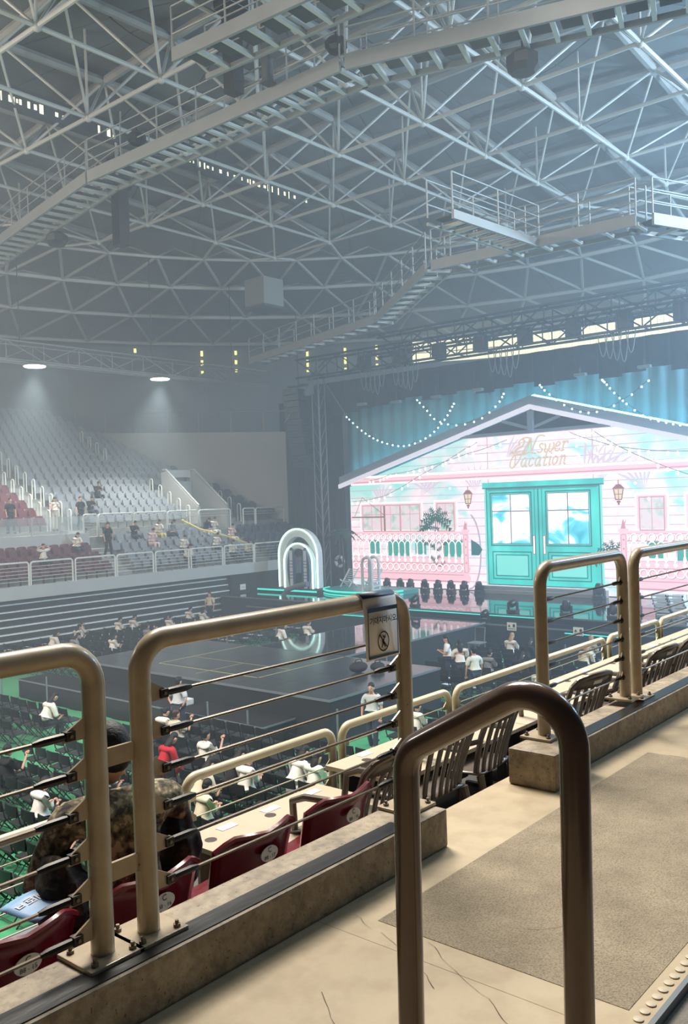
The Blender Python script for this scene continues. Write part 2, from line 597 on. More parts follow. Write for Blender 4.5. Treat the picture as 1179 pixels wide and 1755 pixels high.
speckle(M['curb'], 60, 0.6, (0.30, 0.25, 0.20), 0.31, 0.36)
speckle(M['curb'], 22, 0.35, (0.45, 0.38, 0.30))
# ================================================================ SETTING: near stand
ZF = 4.6          # concourse floor
floor = struct('floor', (2.5, 1.5, ZF))
tag(floor, 'worn cream concrete concourse floor')
MB().box(-1.2, 2.45, -1.2, 2.56, 4.30, ZF).build('slab', M['floor'], floor)
MB().box(2.452, 30.0, 1.04, 2.56, 4.30, ZF).build('slab', M['floor'], floor)
# rough cast panel laid into the landing, with its own thin joint round it
MB().box(2.59, 5.25, 1.12, 2.10, ZF, ZF + 0.0018).build('rough_panel', M['floor_rough'], floor)
MB().box(5.26, 8.4, 1.12, 1.98, ZF, ZF + 0.0015).build('rough_panel', M['floor'], floor)
MB().box(2.46, 30.0, -1.2, 1.027, 4.12, 4.575).build('lower_step', M['step'], floor)
MB().box(2.5, 30.0, 1.028, 1.045, 4.47, ZF + 0.006).build('nosing_lip', M['edge'], floor)
stud = MB().lathe([(0.016, 0), (0.016, 0.004), (0.010, 0.006)], 12).mesh('stud', M['desk'], True)
for i in range(44):
    inst('stud', stud, floor, (2.56 + i * 0.050, 1.078, ZF))
def crack(pts, w=0.0016):
    b = MB()
    rows = [[], []]
    for i, (x, y) in enumerate(pts):
        ww = w * random.uniform(0.5, 1.3)
        rows[0].append((x, y - ww, ZF + 0.0024))
        rows[1].append((x, y + ww, ZF + 0.0024))
    b.grid(rows)
    b.build('crack', M['chip'], floor)
def wiggle(a, b, n, amp):
    return [(a[0] + (b[0] - a[0]) * i / n + random.uniform(-amp, amp), a[1] + (b[1] - a[1]) * i / n + random.uniform(-amp, amp)) for i in range(n + 1)]
crack(wiggle((2.57, 1.86), (2.30, 1.36), 14, 0.010))
crack(wiggle((2.57, 2.2), (2.44, 1.80), 10, 0.010))
crack(wiggle((2.44, 1.80), (2.33, 1.66), 6, 0.008))
crack(wiggle((2.1, 1.95), (1.95, 1.75), 8, 0.006))
crack([(3.05 + 0.22 * cos(a), 1.72 + 0.22 * sin(a)) for a in [2.6 + 0.12 * i for i in range(16)]], 0.001)

# kerbs carrying the railings
t = struct('trim_1', (1.2, 2.4, ZF))
tag(t, 'concrete kerb under the long cable railing, dark inner strip')
MB().box(-1.2, 3.34, 2.28, 2.53, ZF, 4.775).build('kerb', M['curb'], t, bevel=0.012)
MB().box(-1.19, 3.05, 2.296, 2.385, 4.7752, 4.779).build('dark_strip', M['curb_strip'], t)
t = struct('trim_2', (8.0, 2.4, ZF))
tag(t, 'concrete kerb on the far side of the stair gap')
MB().box(4.27, 4.70, 2.215, 2.50, ZF, 4.80).build('end_block', M['curb'], t, bevel=0.014)
MB().box(4.70, 30.0, 2.28, 2.53, ZF, 4.765).build('kerb', M['curb'], t, bevel=0.012)
MB().box(4.71, 30.0, 2.296, 2.385, 4.7652, 4.769).build('dark_strip', M['curb_strip'], t)

# lower row: tread, riser and the front wall above the arena floor
t = struct('floor_stand', (4.0, 3.3, 4.0))
MB().box(-1.2, 30.0, 2.57, 4.14, 3.7, 4.0).build('tread', M['near_tread'], t)
MB().box(-1.2, 3.34, 2.531, 2.569, 3.7, 4.70).build('riser', M['conc'], t)
MB().box(4.56, 30.0, 2.531, 2.569, 3.7, 4.70).build('riser', M['conc'], t)
MB().box(3.345, 4.555, 2.562, 2.80, 4.001, 4.30).build('stair_step', M['conc'], t)
t = struct('wall_front', (6.0, 4.1, 0.0))
MB().box(-1.2, 45.0, 4.145, 4.30, 0.0, 4.02).build('wall_panel', M['mid_wall'], t)

# ================================================================ guard rails
def guard_rail(label, x0, x1, y, zb, zt, r, zc, dz, nc, rail_m, bend=0.11, feet=(True, True), cable_r=0.006, fin=0.075, group=None, small=False, link=None, seg=14):
    g = thing('guard_rail', ((x0 + x1) / 2, y, zb), label, 'railing', group)
    cz = zt - r
    pts = []
    if feet[0]:
        pts += [(x0, y, zb), (x0, y, cz - bend)]
        pts += arc((x0 + bend, y, cz - bend), bend, pi, pi / 2, 7, (1, 0, 0), (0, 0, 1))[1:]
    else:
        pts += [(x0, y, cz)]
    if feet[1]:
        pts += arc((x1 - bend, y, cz - bend), bend, pi / 2, 0, 7, (1, 0, 0), (0, 0, 1))
        pts += [(x1, y, zb)]
    else:
        pts += [(x1, y, cz)]
    MB().tube(pts, r, seg).build('frame', rail_m, g, smooth=True)
    ends = []
    for k, (x, s) in enumerate(((x0, 1), (x1, -1))):
        ends.append((x, s))
        if not feet[k] or small:
            continue
        pl = MB().box(x - 0.10, x + 0.10, y - 0.085, y + 0.105, zb + 0.002, zb + 0.016).build('base_plate', M['rail'], g, bevel=0.003)
        for bx in (-0.07, 0.07):
            for by in (-0.06, 0.075):
                MB().lathe([(0.013, zb + 0.016), (0.013, zb + 0.026), (0.007, zb + 0.027), (0.007, zb + 0.038)], 6, (x + bx, y + by, 0)).build('bolt', M['bolt'], pl)
    for i in range(nc):
        z = zc - dz * i
        xs = []
        for k, (x, s) in enumerate(ends):
            if feet[k]:
                if fin:
                    h = fin
                    MB().prism([(x + s * (r - 0.012), y - 0.004, z - 0.020), (x + s * (r + h), y - 0.004, z - 0.020), (x + s * (r + h), y - 0.004, z + 0.008), (x + s * (r - 0.012), y - 0.004, z + 0.056)], (0, 0, 0), (0, 0.008, 0)).build('fin', rail_m, g)
                if not small:
                    xa = x + s * (r + fin - 0.02)
                    tb = MB()
                    tb.tube([(xa, y, z), (xa + s * 0.03, y, z), (xa + s * 0.095, y, z), (xa + s * 0.125, y, z)], [0.010, 0.0135, 0.0135, 0.0075], 8)
                    tb.box(xa - 0.016, xa + 0.016, y - 0.0135, y + 0.0135, z - 0.014, z + 0.014)
                    tb.build('turnbuckle', M['dark_steel'], g, smooth=True)
                    MB().tube([(xa, y - 0.019, z), (xa, y + 0.019, z)], 0.006, 8).build('pin', M['bolt'], g)
                    xs.append(xa + s * 0.10)
                else:
                    xs.append(x + s * (r * 0.6))
            else:
                xs.append(x)
        MB().tube([(xs[0], y, z), (xs[1], y, z)], cable_r, 6).build('cable', M['steel'] if not small else M['rail2'], g, smooth=True)
    if link:
        for z in link[1]:
            MB().box(link[0][0], link[0][1], y - 0.006, y + 0.006, z - 0.03, z + 0.03).build('link_plate', rail_m, g)
    return g

YR = 2.43
guard_rail('leftmost cream cable railing with a rounded top corner, in front of the person in camouflage', -0.6, 1.603, YR, 4.775, 5.79, 0.0375, 5.50, 0.127, 6, M['rail'], feet=(False, True), link=((1.63, 1.755), (5.40, 5.03)))
guard_rail('long cream cable railing that carries the white warning sign', 1.782, 3.246, YR, 4.775, 5.79, 0.0375, 5.565, 0.127, 6, M['rail'])
guard_rail('cream cable railing beyond the stair gap standing on the concrete end block', 4.57, 5.72, YR, 4.80, 5.81, 0.0375, 5.585, 0.127, 6, M['rail'], fin=0.02)
guard_rail('rightmost cream cable railing cut off by the picture edge', 5.915, 8.4, YR, 4.765, 5.80, 0.0375, 5.575, 0.127, 6, M['rail'], fin=0.02)

# lower railings along the front of the row
def low_rail(label, x0, x1, feet=(True, True)):
    return guard_rail(label, x0, x1, 4.0, 4.0, 4.66, 0.029, 4.51, 0.115, 4, M['rail2'], bend=0.09, feet=feet, cable_r=0.0045, fin=0.045, small=True, seg=10)
low_rail('pale lower railing behind the person in camouflage at the left picture edge', -0.9, 3.04, (False, True))
low_rail('pale lower railing in front of the group of seated fans in white', 3.22, 4.50)
low_rail('short pale lower railing between the sign post and the brown handrail', 4.60, 5.93)
low_rail('long pale lower railing behind the brown handrail hoop', 6.03, 8.90)
low_rail('pale lower railing past the twin posts on the right', 9.02, 10.42)
low_rail('furthest pale lower railing running out at the right edge', 10.5, 12.9)

# stair handrail hoop close to the camera
g = thing('handrail', (1.6, 1.0, ZF), 'brown steel handrail hoop close to the camera, sloping down to the left', 'handrail')
hx = 1.60
p0, p1 = Vector((hx, 1.205, 5.595)), Vector((hx, 0.795, 5.825))
d = (p1 - p0).normalized()
pts = [Vector((hx, 1.215, ZF + 0.01)), Vector((hx, 1.205, 5.45))]
def fillet(a, b, c, r, n=8):
    a, b, c = Vector(a), Vector(b), Vector(c)
    u, v = (a - b).normalized(), (c - b).normalized()
    ang = u.angle(v)
    L = r / math.tan(ang / 2)
    s, e = b + u * L, b + v * L
    ctr = b + (u + v).normalized() * (r / sin(ang / 2))
    out = []
    U = (s - ctr) / r
    Wd = (e - ctr) / r
    th = math.acos(max(-1, min(1, U.dot(Wd))))
    for i in range(n + 1):
        k = i / n
        out.append(ctr + (U * sin((1 - k) * th) + Wd * sin(k * th)) / sin(th) * r)
    return out
A = Vector((hx, 1.215, ZF + 0.01)); B = Vector((hx, 1.200, 5.625)); Cc = Vector((hx, 0.785, 5.862)); D = Vector((hx, 0.800, ZF + 0.01))
pts = [A] + fillet(A, B, Cc, 0.085, 9) + fillet(B, Cc, D, 0.098, 14) + [D]
MB().tube(pts, 0.030, 20).build('hoop', M['hoop'], g, smooth=True)
for yy in (1.215, 0.80):
    MB().lathe([(0.055, ZF + 0.006), (0.055, ZF + 0.012), (0.034, ZF + 0.018)], 18, (hx, yy, 0)).build('foot_flange', M['hoop'], g, smooth=True)

# ================================================================ warning sign wrapped over the rail
g = thing('warning_sign', (3.03, YR, 5.55), 'white warning sign with blue border hung over the long railing', 'sign')
sx0, sx1 = 2.915, 3.150
prof = []
for i in range(9):
    a = pi * 0.9 - i / 8 * pi * 0.9
    prof.append((YR + 0.040 * cos(a + 0.0) * -1 * -1, 5.7525 + 0.040 * sin(a)))
prof = [(YR + 0.040 * cos(a), 5.7525 + 0.040 * sin(a)) for a in [pi / 2 - 0.7 + k * 0.26 for k in range(9)]]
yf = YR - 0.048
prof += [(yf + 0.004, 5.72), (yf, 5.66), (yf - 0.004, 5.505)]
def sheet(xa, xb, pr, off, name, m):
    b = MB()
    rows = [[(x, y - off, z + (off if i < 7 else 0)) for (y, z) in pr] for i, x in ((0, xa), (0, xb))]
    b.grid(rows)
    return b.build(name, m, g, smooth=True, solid=0.0015)
sheet(sx0, sx1, prof, 0.0, 'panel', M['white_sheet'])
def flat(x0, x1, z0, z1, name, m, off=0.0035):
    return MB().box(x0, x1, yf - 0.0055 - off, yf - 0.0055 - off + 0.0012, z0, z1).build(name, m, g)
sheet(sx0 + 0.004, sx1 - 0.004, prof[2:8], 0.0025, 'blue_band', M['navy'])
flat(sx0 + 0.012, sx0 + 0.017, 5.517, 5.715, 'border', M['navy'])
flat(sx1 - 0.017, sx1 - 0.012, 5.517, 5.715, 'border', M['navy'])
flat(sx0 + 0.012, sx1 - 0.012, 5.512, 5.522, 'border', M['navy'])
flat(sx0 + 0.012, sx1 - 0.012, 5.712, 5.730, 'border', M['navy'])
tm = text_mesh('기대지마시오.', 0.034, M['ink'], shear=0.0, bold=0.0007)
place_mesh('lettering', tm, g, (3.035, yf - 0.0105, 5.672), (1, 0, 0), (0, 0, 1))
cz, cx = 5.58, 3.03
b = MB()
n = 28
for rr0, rr1 in ((0.034, 0.040),):
    rows = [[(cx + r * cos(2 * pi * k / n), yf - 0.0095, cz + r * sin(2 * pi * k / n) * 1.12) for k in range(n + 1)] for r in (rr0, rr1)]
    b.grid(rows)
b.build('prohibition_ring', M['ink'], g)
b = MB().bar((cx - 0.026, yf - 0.0095, cz + 0.030), (cx + 0.026, yf - 0.0095, cz - 0.030), 0.001, 0.005, (0, 1, 0))
b.bar((cx - 0.026, yf - 0.0095, cz + 0.030), (cx + 0.026, yf - 0.0095, cz - 0.030), 0.005, 0.001, (0, 1, 0))
b.build('slash', M['ink'], g)
b = MB()
b.ball((cx + 0.004, yf - 0.0095, cz + 0.019), 0.0065, 0.0006, 0.0065, 10, 6)
for a, c2, w in (((cx + 0.002, cz + 0.010), (cx - 0.002, cz - 0.008), 0.009), ((cx - 0.002, cz - 0.006), (cx - 0.013, cz - 0.027), 0.006), ((cx, cz - 0.006), (cx + 0.011, cz - 0.027), 0.006), ((cx + 0.003, cz + 0.009), (cx + 0.015, cz + 0.018), 0.004), ((cx + 0.014, cz + 0.018), (cx + 0.015, cz + 0.029), 0.004), ((cx, cz + 0.008), (cx - 0.010, cz - 0.004), 0.004)):
    b.bar((a[0], yf - 0.0095, a[1]), (c2[0], yf - 0.0095, c2[1]), 0.0008 if False else w, 0.0008, (0, -1, 0))
b.build('pictogram', M['ink'], g)

# ================================================================ crimson stadium seats just below the kerb
def crimson_seat(x, label, row2):
    y = 2.80
    s = thing('stadium_seat', (x, y, 4.0), label, 'seat', 'crimson seats below the kerb')
    rows = []
    for j in range(10):
        t_ = j / 9
        z = 4.30 + 0.525 * t_
        row = []
        for i in range(13):
            u = -1 + i / 6
            hw = 0.235 * (1 - 0.10 * (1 - t_))
            zz = z - (0.050 * abs(u) ** 2.2 * t_ ** 4) * 0.4 - (0.045 * max(0, abs(u) - 0.72) / 0.28 if j == 9 else 0) - 0.035 * (1 - abs(u)) ** 1 * t_ ** 3
            row.append((x + u * hw, y - 0.085 * t_ + 0.075 * u * u + 0.02 * sin(pi * t_), zz))
        rows.append(row)
    MB().grid(rows).build('backrest', M['crimson'], s, smooth=True, solid=0.024)
    rim = [rows[9][i] for i in range(13)]
    MB().tube(rim, 0.0135, 6).build('rim', M['crimson'], s, smooth=True)
    rows = []
    for j in range(7):
        t_ = j / 6
        rows.append([(x + (-1 + i / 4) * 0.215, y + 0.05 + 0.38 * t_, 4.40 + 0.02 * t_ + 0.025 * abs(-1 + i / 4) ** 2 - 0.03 * max(0, t_ - 0.75)) for i in range(9)])
    MB().grid(rows).build('seat_pan', M['crimson'], s, smooth=True, solid=0.02)
    MB().box(x - 0.03, x + 0.03, y + 0.03, y + 0.11, 4.002, 4.37).build('pedestal', M['dark_steel'], s)
    lb = MB()
    n = 20
    yb = y - 0.072 - 0.022
    lb.prism([(x + 0.05 * cos(2 * pi * k / n), yb, 4.705 + 0.033 * sin(2 * pi * k / n)) for k in range(n)], (0, 0, 0), (0, 0.004, 0))
    lo = lb.build('number_label', M['label'], s)
    place_mesh('lettering', text_mesh('C', 0.032, M['ink']), lo, (x, yb - 0.002, 4.721), (1, 0, 0), (0, 0, 1))
    place_mesh('lettering', text_mesh(row2, 0.022, M['ink']), lo, (x, yb - 0.002, 4.692), (1, 0, 0), (0, 0, 1))
    return s
for x, l, r2 in ((1.50, 'crimson stadium seat with the blue slogan sheet lying on it', 'B8 - 15'), (2.06, 'crimson stadium seat the person in camouflage sits in', 'B8 - 16'), (2.62, 'crimson stadium seat beside the person in camouflage, next to the left end of the desk', 'B8 - 17'), (3.18, 'crimson stadium seat furthest from the person in camouflage, by the corner of the long desk', 'B8 - 18')):
    crimson_seat(x, l, r2)
for i, xx in enumerate((1.78, 2.34, 2.90)):
    b = MB().box(xx - 0.016, xx + 0.016, 2.64, 2.76, 4.5, 4.60).box(xx - 0.022, xx + 0.022, 2.66, 2.70, 4.002, 4.55)
    o = b.build('seat_bracket', M['dark_steel'])
    tag(o, ['grey steel seat bracket behind the slogan sheet', 'grey steel seat bracket right of the person in camouflage', 'grey steel seat bracket between the two rightmost crimson seats'][i], 'bracket')

# slogan sheet draped over the leftmost seat
g = thing('slogan_sheet', (1.66, 3.02, 4.6), 'blue paper slogan sheet with white lettering lying over the leftmost crimson seat', 'paper')
rows = []
def slog(u, v):
    x = 1.585 + 0.345 * u + 0.05 * v
    y = 3.06 - 0.17 * v + 0.02 * u
    z = 4.755 + 0.012 * sin(u * 5) + 0.02 * u - 0.02 * v + 0.012 * u * sin(v * 9)
    return Vector((x, y, z))
for j in range(7):
    rows.append([slog(i / 12, j / 6) for i in range(13)])
MB().grid(rows).build('sheet', M['slogan'], g, smooth=True, solid=0.001)
def on_slog(me, u0, v0, uw, vh, name):
    for vtx in me.vertices:
        u, v = u0 + vtx.co.x * uw, v0 - vtx.co.y * vh
        p = slog(u, v)
        vtx.co = p + Vector((0, 0, 0.003)) - Vector(g.location)
    o = bpy.data.objects.new(name, me)
    COL.objects.link(o)
    o.parent = g
on_slog(text_mesh('ㅂ로IOI NMIX', 0.20, M['paper'], bold=0.004), 0.46, 0.34, 0.66, 1.3, 'lettering')
on_slog(text_mesh('NSW', 0.22, M['paper'], bold=0.004), 0.60, 0.64, 0.66, 1.3, 'lettering')

# ================================================================ press desks with plastic armchairs
def desk(x0, x1, z, label):
    g = thing('press_desk', ((x0 + x1) / 2, 3.5, 4.0), label, 'desk')
    MB().box(x0, x1, 3.22, 3.80, z - 0.028, z).build('desktop', M['desk'], g, bevel=0.004)
    MB().box(x0 + 0.06, x1 - 0.06, 3.70, 3.72, 4.05, z - 0.03).build('modesty_panel', M['desk'] if z < 4.45 else M['desk_edge'], g)
    for x in (x0 + 0.10, x1 - 0.10):
        b = MB().box(x - 0.02, x + 0.02, 3.30, 3.69, 4.002, 4.03).box(x - 0.02, x + 0.02, 3.47, 3.53, 4.03, z - 0.03)
        b.build('leg', M['desk_edge'], g)
    for hx in desk_holes:
        if x0 + 0.05 < hx < x1 - 0.05:
            n = 14
            MB().lathe([(0.034, z), (0.034, z + 0.0015), (0.028, z + 0.002)], n, (hx, 3.65, 0)).build('grommet', M['grommet'], g)
    return g
desk_holes = [3.10, 3.55, 4.44, 5.2, 5.85, 6.6, 7.32, 7.68, 8.3, 9.0, 9.6, 9.95]
desk(3.0, 4.13, 4.40, 'lower press desk top directly behind the crimson seats')
desk(4.20, 5.78, 4.50, 'press desk whose bare end corner shows behind the sign post')
desk(5.785, 7.48, 4.50, 'press desk behind the brown handrail hoop')
desk(7.485, 9.28, 4.50, 'press desk behind the twin railing posts')
desk(9.285, 11.6, 4.50, 'press desk furthest away at the right edge')
for i, (x, y, z, l) in enumerate(((3.28, 3.72, 4.40, 'white paper slip on the lower desk nearest the person in camouflage'), (3.62, 3.72, 4.40, 'white paper slip in the middle of the lower desk'), (3.98, 3.72, 4.40, 'white paper slip at the right end of the lower desk'), (4.53, 3.74, 4.50, 'white paper slip by the bare desk corner'), (5.62, 3.74, 4.50, 'white paper slip on the desk left of the hoop'), (7.27, 3.72, 4.50, 'white paper slip beside the desk seam'), (7.84, 3.72, 4.50, 'white paper slip just past the desk seam'), (9.45, 3.70, 4.50, 'white paper slip on the furthest desk'))):
    b = MB().box(x - 0.06, x + 0.06, y - 0.03, y + 0.03, z + 0.001, z + 0.003)
    o = b.build('paper_slip', M['paper'])
    tag(o, l, 'paper', 'paper slips on the press desks')

def plastic_chair():
    """faces +Y, origin on the floor"""
    g = thing('plastic_armchair', (0, 0, 0), 'x', 'chair', 'taupe plastic armchairs at the press desk')
    m = M['plastic']
    rows = []
    for j in range(5):
        rows.append([((-1 + i / 4) * (0.225 + 0.01 * j), -0.20 + j * 0.105, 0.415 + 0.012 * abs(-1 + i / 4) ** 2 - (0.02 if j == 4 else 0)) for i in range(9)])
    MB().grid(rows).build('seat', m, g, smooth=True, solid=0.012)
    def bk(u, t_):
        return Vector((u * (0.20 + 0.045 * t_), -0.21 - 0.13 * t_ ** 1.4 + 0.05 * u * u, 0.42 + 0.42 * t_))
    # back frame: two stiles and a rounded head
    pts = [bk(-1, 0), bk(-1, 0.3), bk(-1.02, 0.6), bk(-0.98, 0.85), bk(-0.80, 0.98), bk(-0.4, 1.03), bk(0, 1.04), bk(0.4, 1.03), bk(0.80, 0.98), bk(0.98, 0.85), bk(1.02, 0.6), bk(1, 0.3), bk(1, 0)]
    MB().tube(pts, 0.020, 8).build('back_frame', m, g, smooth=True)
    rows = [[bk(u, t_) for u in (-0.9, -0.6, -0.3, 0, 0.3, 0.6, 0.9)] for t_ in (0.80, 0.90, 0.985)]
    MB().grid(rows).build('head_panel', m, g, smooth=True, solid=0.012)
    rows = [[bk(u, t_) - Vector((0, 0.0095, 0)) for u in (-0.22, 0, 0.22)] for t_ in (0.86, 0.93)]
    MB().grid(rows).build('label', M['label'], g)
    for i in range(6):
        u = -0.72 + i * 0.288
        rows = [[bk(u - 0.07, t_), bk(u + 0.07, t_)] for t_ in [k / 7 * 0.82 for k in range(8)]]
        MB().grid(rows).build('slat', m, g, smooth=True, solid=0.010)
    for s in (-1, 1):
        MB().tube([bk(s, 0.55), Vector((s * 0.255, -0.12, 0.62)), Vector((s * 0.265, 0.10, 0.615)), Vector((s * 0.26, 0.19, 0.58)), Vector((s * 0.24, 0.20, 0.42))], 0.021, 8).build('armrest', m, g, smooth=True)
        MB().tube([(s * 0.235, 0.19, 0.42), (s * 0.26, 0.225, 0.0)], [0.026, 0.018], 8).build('leg', m, g, smooth=True)
        MB().tube([(s * 0.215, -0.20, 0.42), (s * 0.25, -0.29, 0.0)], [0.026, 0.018], 8).build('leg', m, g, smooth=True)
    return g
pc = plastic_chair()
spots = [(3.70, 3.18, 4.002, 'plastic armchair mostly hidden behind the last crimson seat', 6), (4.36, 3.20, 4.0, 'plastic armchair seen through the left side of the brown hoop', -4), (4.98, 3.22, 4.0, 'plastic armchair framed inside the brown handrail hoop', 5), (6.20, 3.14, 4.0, 'plastic armchair just right of the brown hoop', -10), (6.78, 3.12, 4.0, 'plastic armchair touching the left of the twin posts', 6), (7.55, 3.12, 4.0, 'plastic armchair just right of the twin posts', -5), (8.05, 3.12, 4.0, 'plastic armchair second right of the twin posts', 8), (8.75, 3.14, 4.0, 'plastic armchair third right of the twin posts', -6), (9.35, 3.14, 4.0, 'plastic armchair at the right edge, nearest the frame', 4)]
for i, (x, y, z, l, a) in enumerate(spots):
    o = pc if i == 0 else copy_tree(pc)
    o.location = (x, y, 4.0)
    o.rotation_euler.z = radians(a)
    o['label'] = l
# ================================================================ arena floor and stages
f2 = MB().box(-4.0, 62.0, 4.31, 60.0, -0.2, 0.0).build('floor_arena', M['green'])
tag(f2, 'green covered arena floor', None, None, 'structure')

ZS = 1.2
def stage(name, label, x0, x1, y0, y1, z, nx, ny, cat='stage', trim=True, top='stage_top'):
    g = thing(name, ((x0 + x1) / 2, (y0 + y1) / 2, 0), label, cat)
    MB().box(x0, x1, y0, y1, 0.002, z - 0.03).build('skirt', M['stage_side'], g)
    dx, dy = (x1 - x0) / nx, (y1 - y0) / ny
    me = MB().box(-dx / 2 + 0.006, dx / 2 - 0.006, -dy / 2 + 0.006, dy / 2 - 0.006, -0.03, 0).mesh('deck_panel', M[top])
    for i in range(nx):
        for j in range(ny):
            inst('deck_panel', me, g, (x0 + dx * (i + 0.5), y0 + dy * (j + 0.5), z + 0.0006 * ((i * 7 + j * 3) % 3)))
    if trim:
        w = 0.02
        for a in ((x0 - w, x0, y0 - w, y1 + w), (x0, x1, y0 - w, y0), (x1, x1 + w, y0 - w, y1 + w), (x0, x1, y1, y1 + w)):
            MB().box(a[0], a[1], a[2], a[3], z - 0.06, z).build('edge_trim', M['edge'], g)
    return g
bs = stage('floor_stage', 'low black square stage in the middle of the arena floor', 16.5, 21.4, 14.7, 25.7, ZS, 4, 9, top='stage_matte')
# tape marks on the square stage
for a in ((17.5, 17.55, 18.3, 22.8), (17.5, 21.3, 22.8, 22.85), (17.5, 21.3, 18.3, 18.35), (17.0, 18.9, 20.4, 20.43), (18.9, 18.93, 18.4, 22.7)):
    MB().box(a[0], a[1], a[2], a[3], ZS + 0.002, ZS + 0.004).build('tape_mark', M['tape'], bs)
# low fabric covered apron on its camera side
ap = thing('stage_apron', (15.9, 20.2, 0), 'low black fabric covered platform along the near side of the square stage', 'platform')
MB().box(15.3, 16.47, 15.9, 27.5, 0.002, 0.60).build('platform', M['black'], ap)
MB().box(15.27, 15.3, 15.88, 27.5, 0.56, 0.60).build('edge_trim', M['edge'], ap)
MB().box(15.3, 16.47, 15.87, 15.9, 0.56, 0.60).build('edge_trim', M['edge'], ap)
rows = []
for j in range(2):
    rows.append([(15.285 - 0.03 * sin(i * 1.1) * (1 - j) - 0.05 * (1 - j), 15.9 + i * 0.2, 0.004 + j * 0.555) for i in range(58)])
MB().grid(rows).build('drape', M['black'], ap, smooth=True, solid=0.01)
stage('runway', 'black runway joining the square stage to the main stage', 21.43, 30.0, 18.4, 22.4, ZS, 7, 3)
ms = stage('main_stage', 'wide glossy black main stage in front of the big screen', 31.0, 38.0, 8.0, 35.0, 1.42, 6, 22)
fs = stage('front_step', 'lower black step running along the front of the main stage', 30.02, 30.97, 8.0, 32.0, 1.15, 1, 20, 'step')
def led(parent, x, y0, y1, z, m='neon_teal', h=0.035):
    MB().box(x - 0.012, x, y0, y1, z - h, z).build('led_strip', M[m], parent)
led(ms, 30.976, 16.0, 26.8, 1.35)
led(fs, 29.998, 19.2, 26.5, 1.08)
led(fs, 29.998, 12.5, 15.0, 1.02)
# step block under the picture door
g = thing('door_step', (37.4, 20.0, 1.42), 'long pale grey step below the picture of the teal door', 'step')
MB().box(37.1, 37.6, 16.6, 23.3, 1.425, 1.60).build('lower_tread', M['conc'], g, bevel=0.01)
MB().box(37.3, 37.6, 16.6, 23.3, 1.60, 1.76).build('upper_tread', M['conc'], g, bevel=0.01)
# caution placards on the stage front
for i, (y, l) in enumerate(((17.2, 'small caution placard on the stage front nearest the runway'), (14.45, 'small caution placard seen just left of the twin posts'), (12.4, 'small caution placard seen right of the twin posts'))):
    g = thing('placard', (29.99, y, 0.75), l, 'sign', 'caution placards on the stage front')
    xx = 29.985
    MB().box(xx - 0.01, xx, y - 0.20, y + 0.20, 0.95, 1.26).build('sheet', M['white_sheet'], g)
    MB().prism([(xx - 0.013, y + 0.16, 1.09), (xx - 0.013, y + 0.04, 1.09), (xx - 0.013, y + 0.10, 1.19)], (0, 0, 0), (0.002, 0, 0)).build('triangle_mark', M['ink'], g)
    MB().prism([(xx - 0.013, y - 0.10 + 0.055 * cos(a * pi / 6), 1.14 + 0.07 * sin(a * pi / 6)) for a in range(12)], (0, 0, 0), (0.002, 0, 0)).build('round_mark', M['ink'], g)
    place_mesh('lettering', text_mesh('추락주의', 0.085, M['ink'], bold=0.002), g, (xx - 0.014, y, 1.01), (0, -1, 0), (0, 0, 1))
# placard on the black wall beside the bleachers
g = thing('placard', (32.6, 35.2, 1.5), 'small white notice on the black wall right of the striped bleachers', 'sign')
MB().box(32.5, 32.9, 35.10, 35.12, 1.55, 1.85).build('sheet', M['white_sheet'], g)
place_mesh('lettering', text_mesh('1 m', 0.16, M['ink']), g, (32.7, 35.095, 1.70), (1, 0, 0), (0, 0, 1))

# ================================================================ big picture screen (flat, lit)
XS = 38.0
E = {}
E['wall'] = glow_noise('screen_wall', [(0.30, (0.55, 0.88, 0.87)), (0.40, (0.84, 0.88, 0.93)), (0.48, (0.98, 0.92, 0.96)), (0.57, (0.97, 0.86, 0.91)), (0.70, (1.0, 0.96, 0.98))], 1.42, 0.55, 3, (1, 1, 1.6), (0.5, 0, 0), 0.6)
E['line'] = glow('screen_board_line', (0.82, 0.72, 0.79), 1.0)
E['pink'] = glow('screen_pink', (0.98, 0.80, 0.86), 1.25)
E['rose'] = glow('screen_rose', (0.90, 0.62, 0.69), 1.0)
E['white'] = glow('screen_white', (1.0, 0.96, 0.98), 1.6)
E['lav'] = glow('screen_lavender', (0.82, 0.78, 0.90), 0.9)
E['teal'] = glow_noise('screen_teal', [(0.3, (0.10, 0.68, 0.66)), (0.6, (0.18, 0.84, 0.80)), (0.8, (0.40, 0.93, 0.89))], 1.35, 0.7, 2, (1, 1, 0.6))
E['teal_dark'] = glow('screen_teal_dark', (0.07, 0.48, 0.50), 0.8)
E['teal_light'] = glow('screen_teal_light', (0.50, 0.95, 0.92), 1.1)
E['glass'] = glow_noise('screen_glass', [(0.30, (0.10, 0.62, 0.70)), (0.42, (0.35, 0.80, 0.88)), (0.50, (0.92, 0.95, 0.98)), (0.75, (0.98, 0.96, 0.99))], 1.75, 0.8, 7, (1, 0.7, 1.3), (0.2, 0, 0), 0.8)
E['pane'] = glow_noise('screen_pane', [(0.3, (0.40, 0.72, 0.62)), (0.5, (0.86, 0.84, 0.86)), (0.7, (0.90, 0.78, 0.84))], 1.35, 1.6, 3)
E['green'] = glow('screen_leaf', (0.08, 0.42, 0.34), 0.7)
E['brown'] = glow('screen_brown', (0.72, 0.46, 0.42), 0.7)
E['grey'] = glow('screen_grey', (0.52, 0.48, 0.52), 0.7)
E['gold'] = glow('screen_gold', (0.82, 0.66, 0.30), 0.75)
E['cream'] = glow('screen_cream', (1.0, 0.93, 0.80), 1.0)
E['aqua'] = glow('screen_aqua', (0.14, 0.76, 0.70), 0.8)
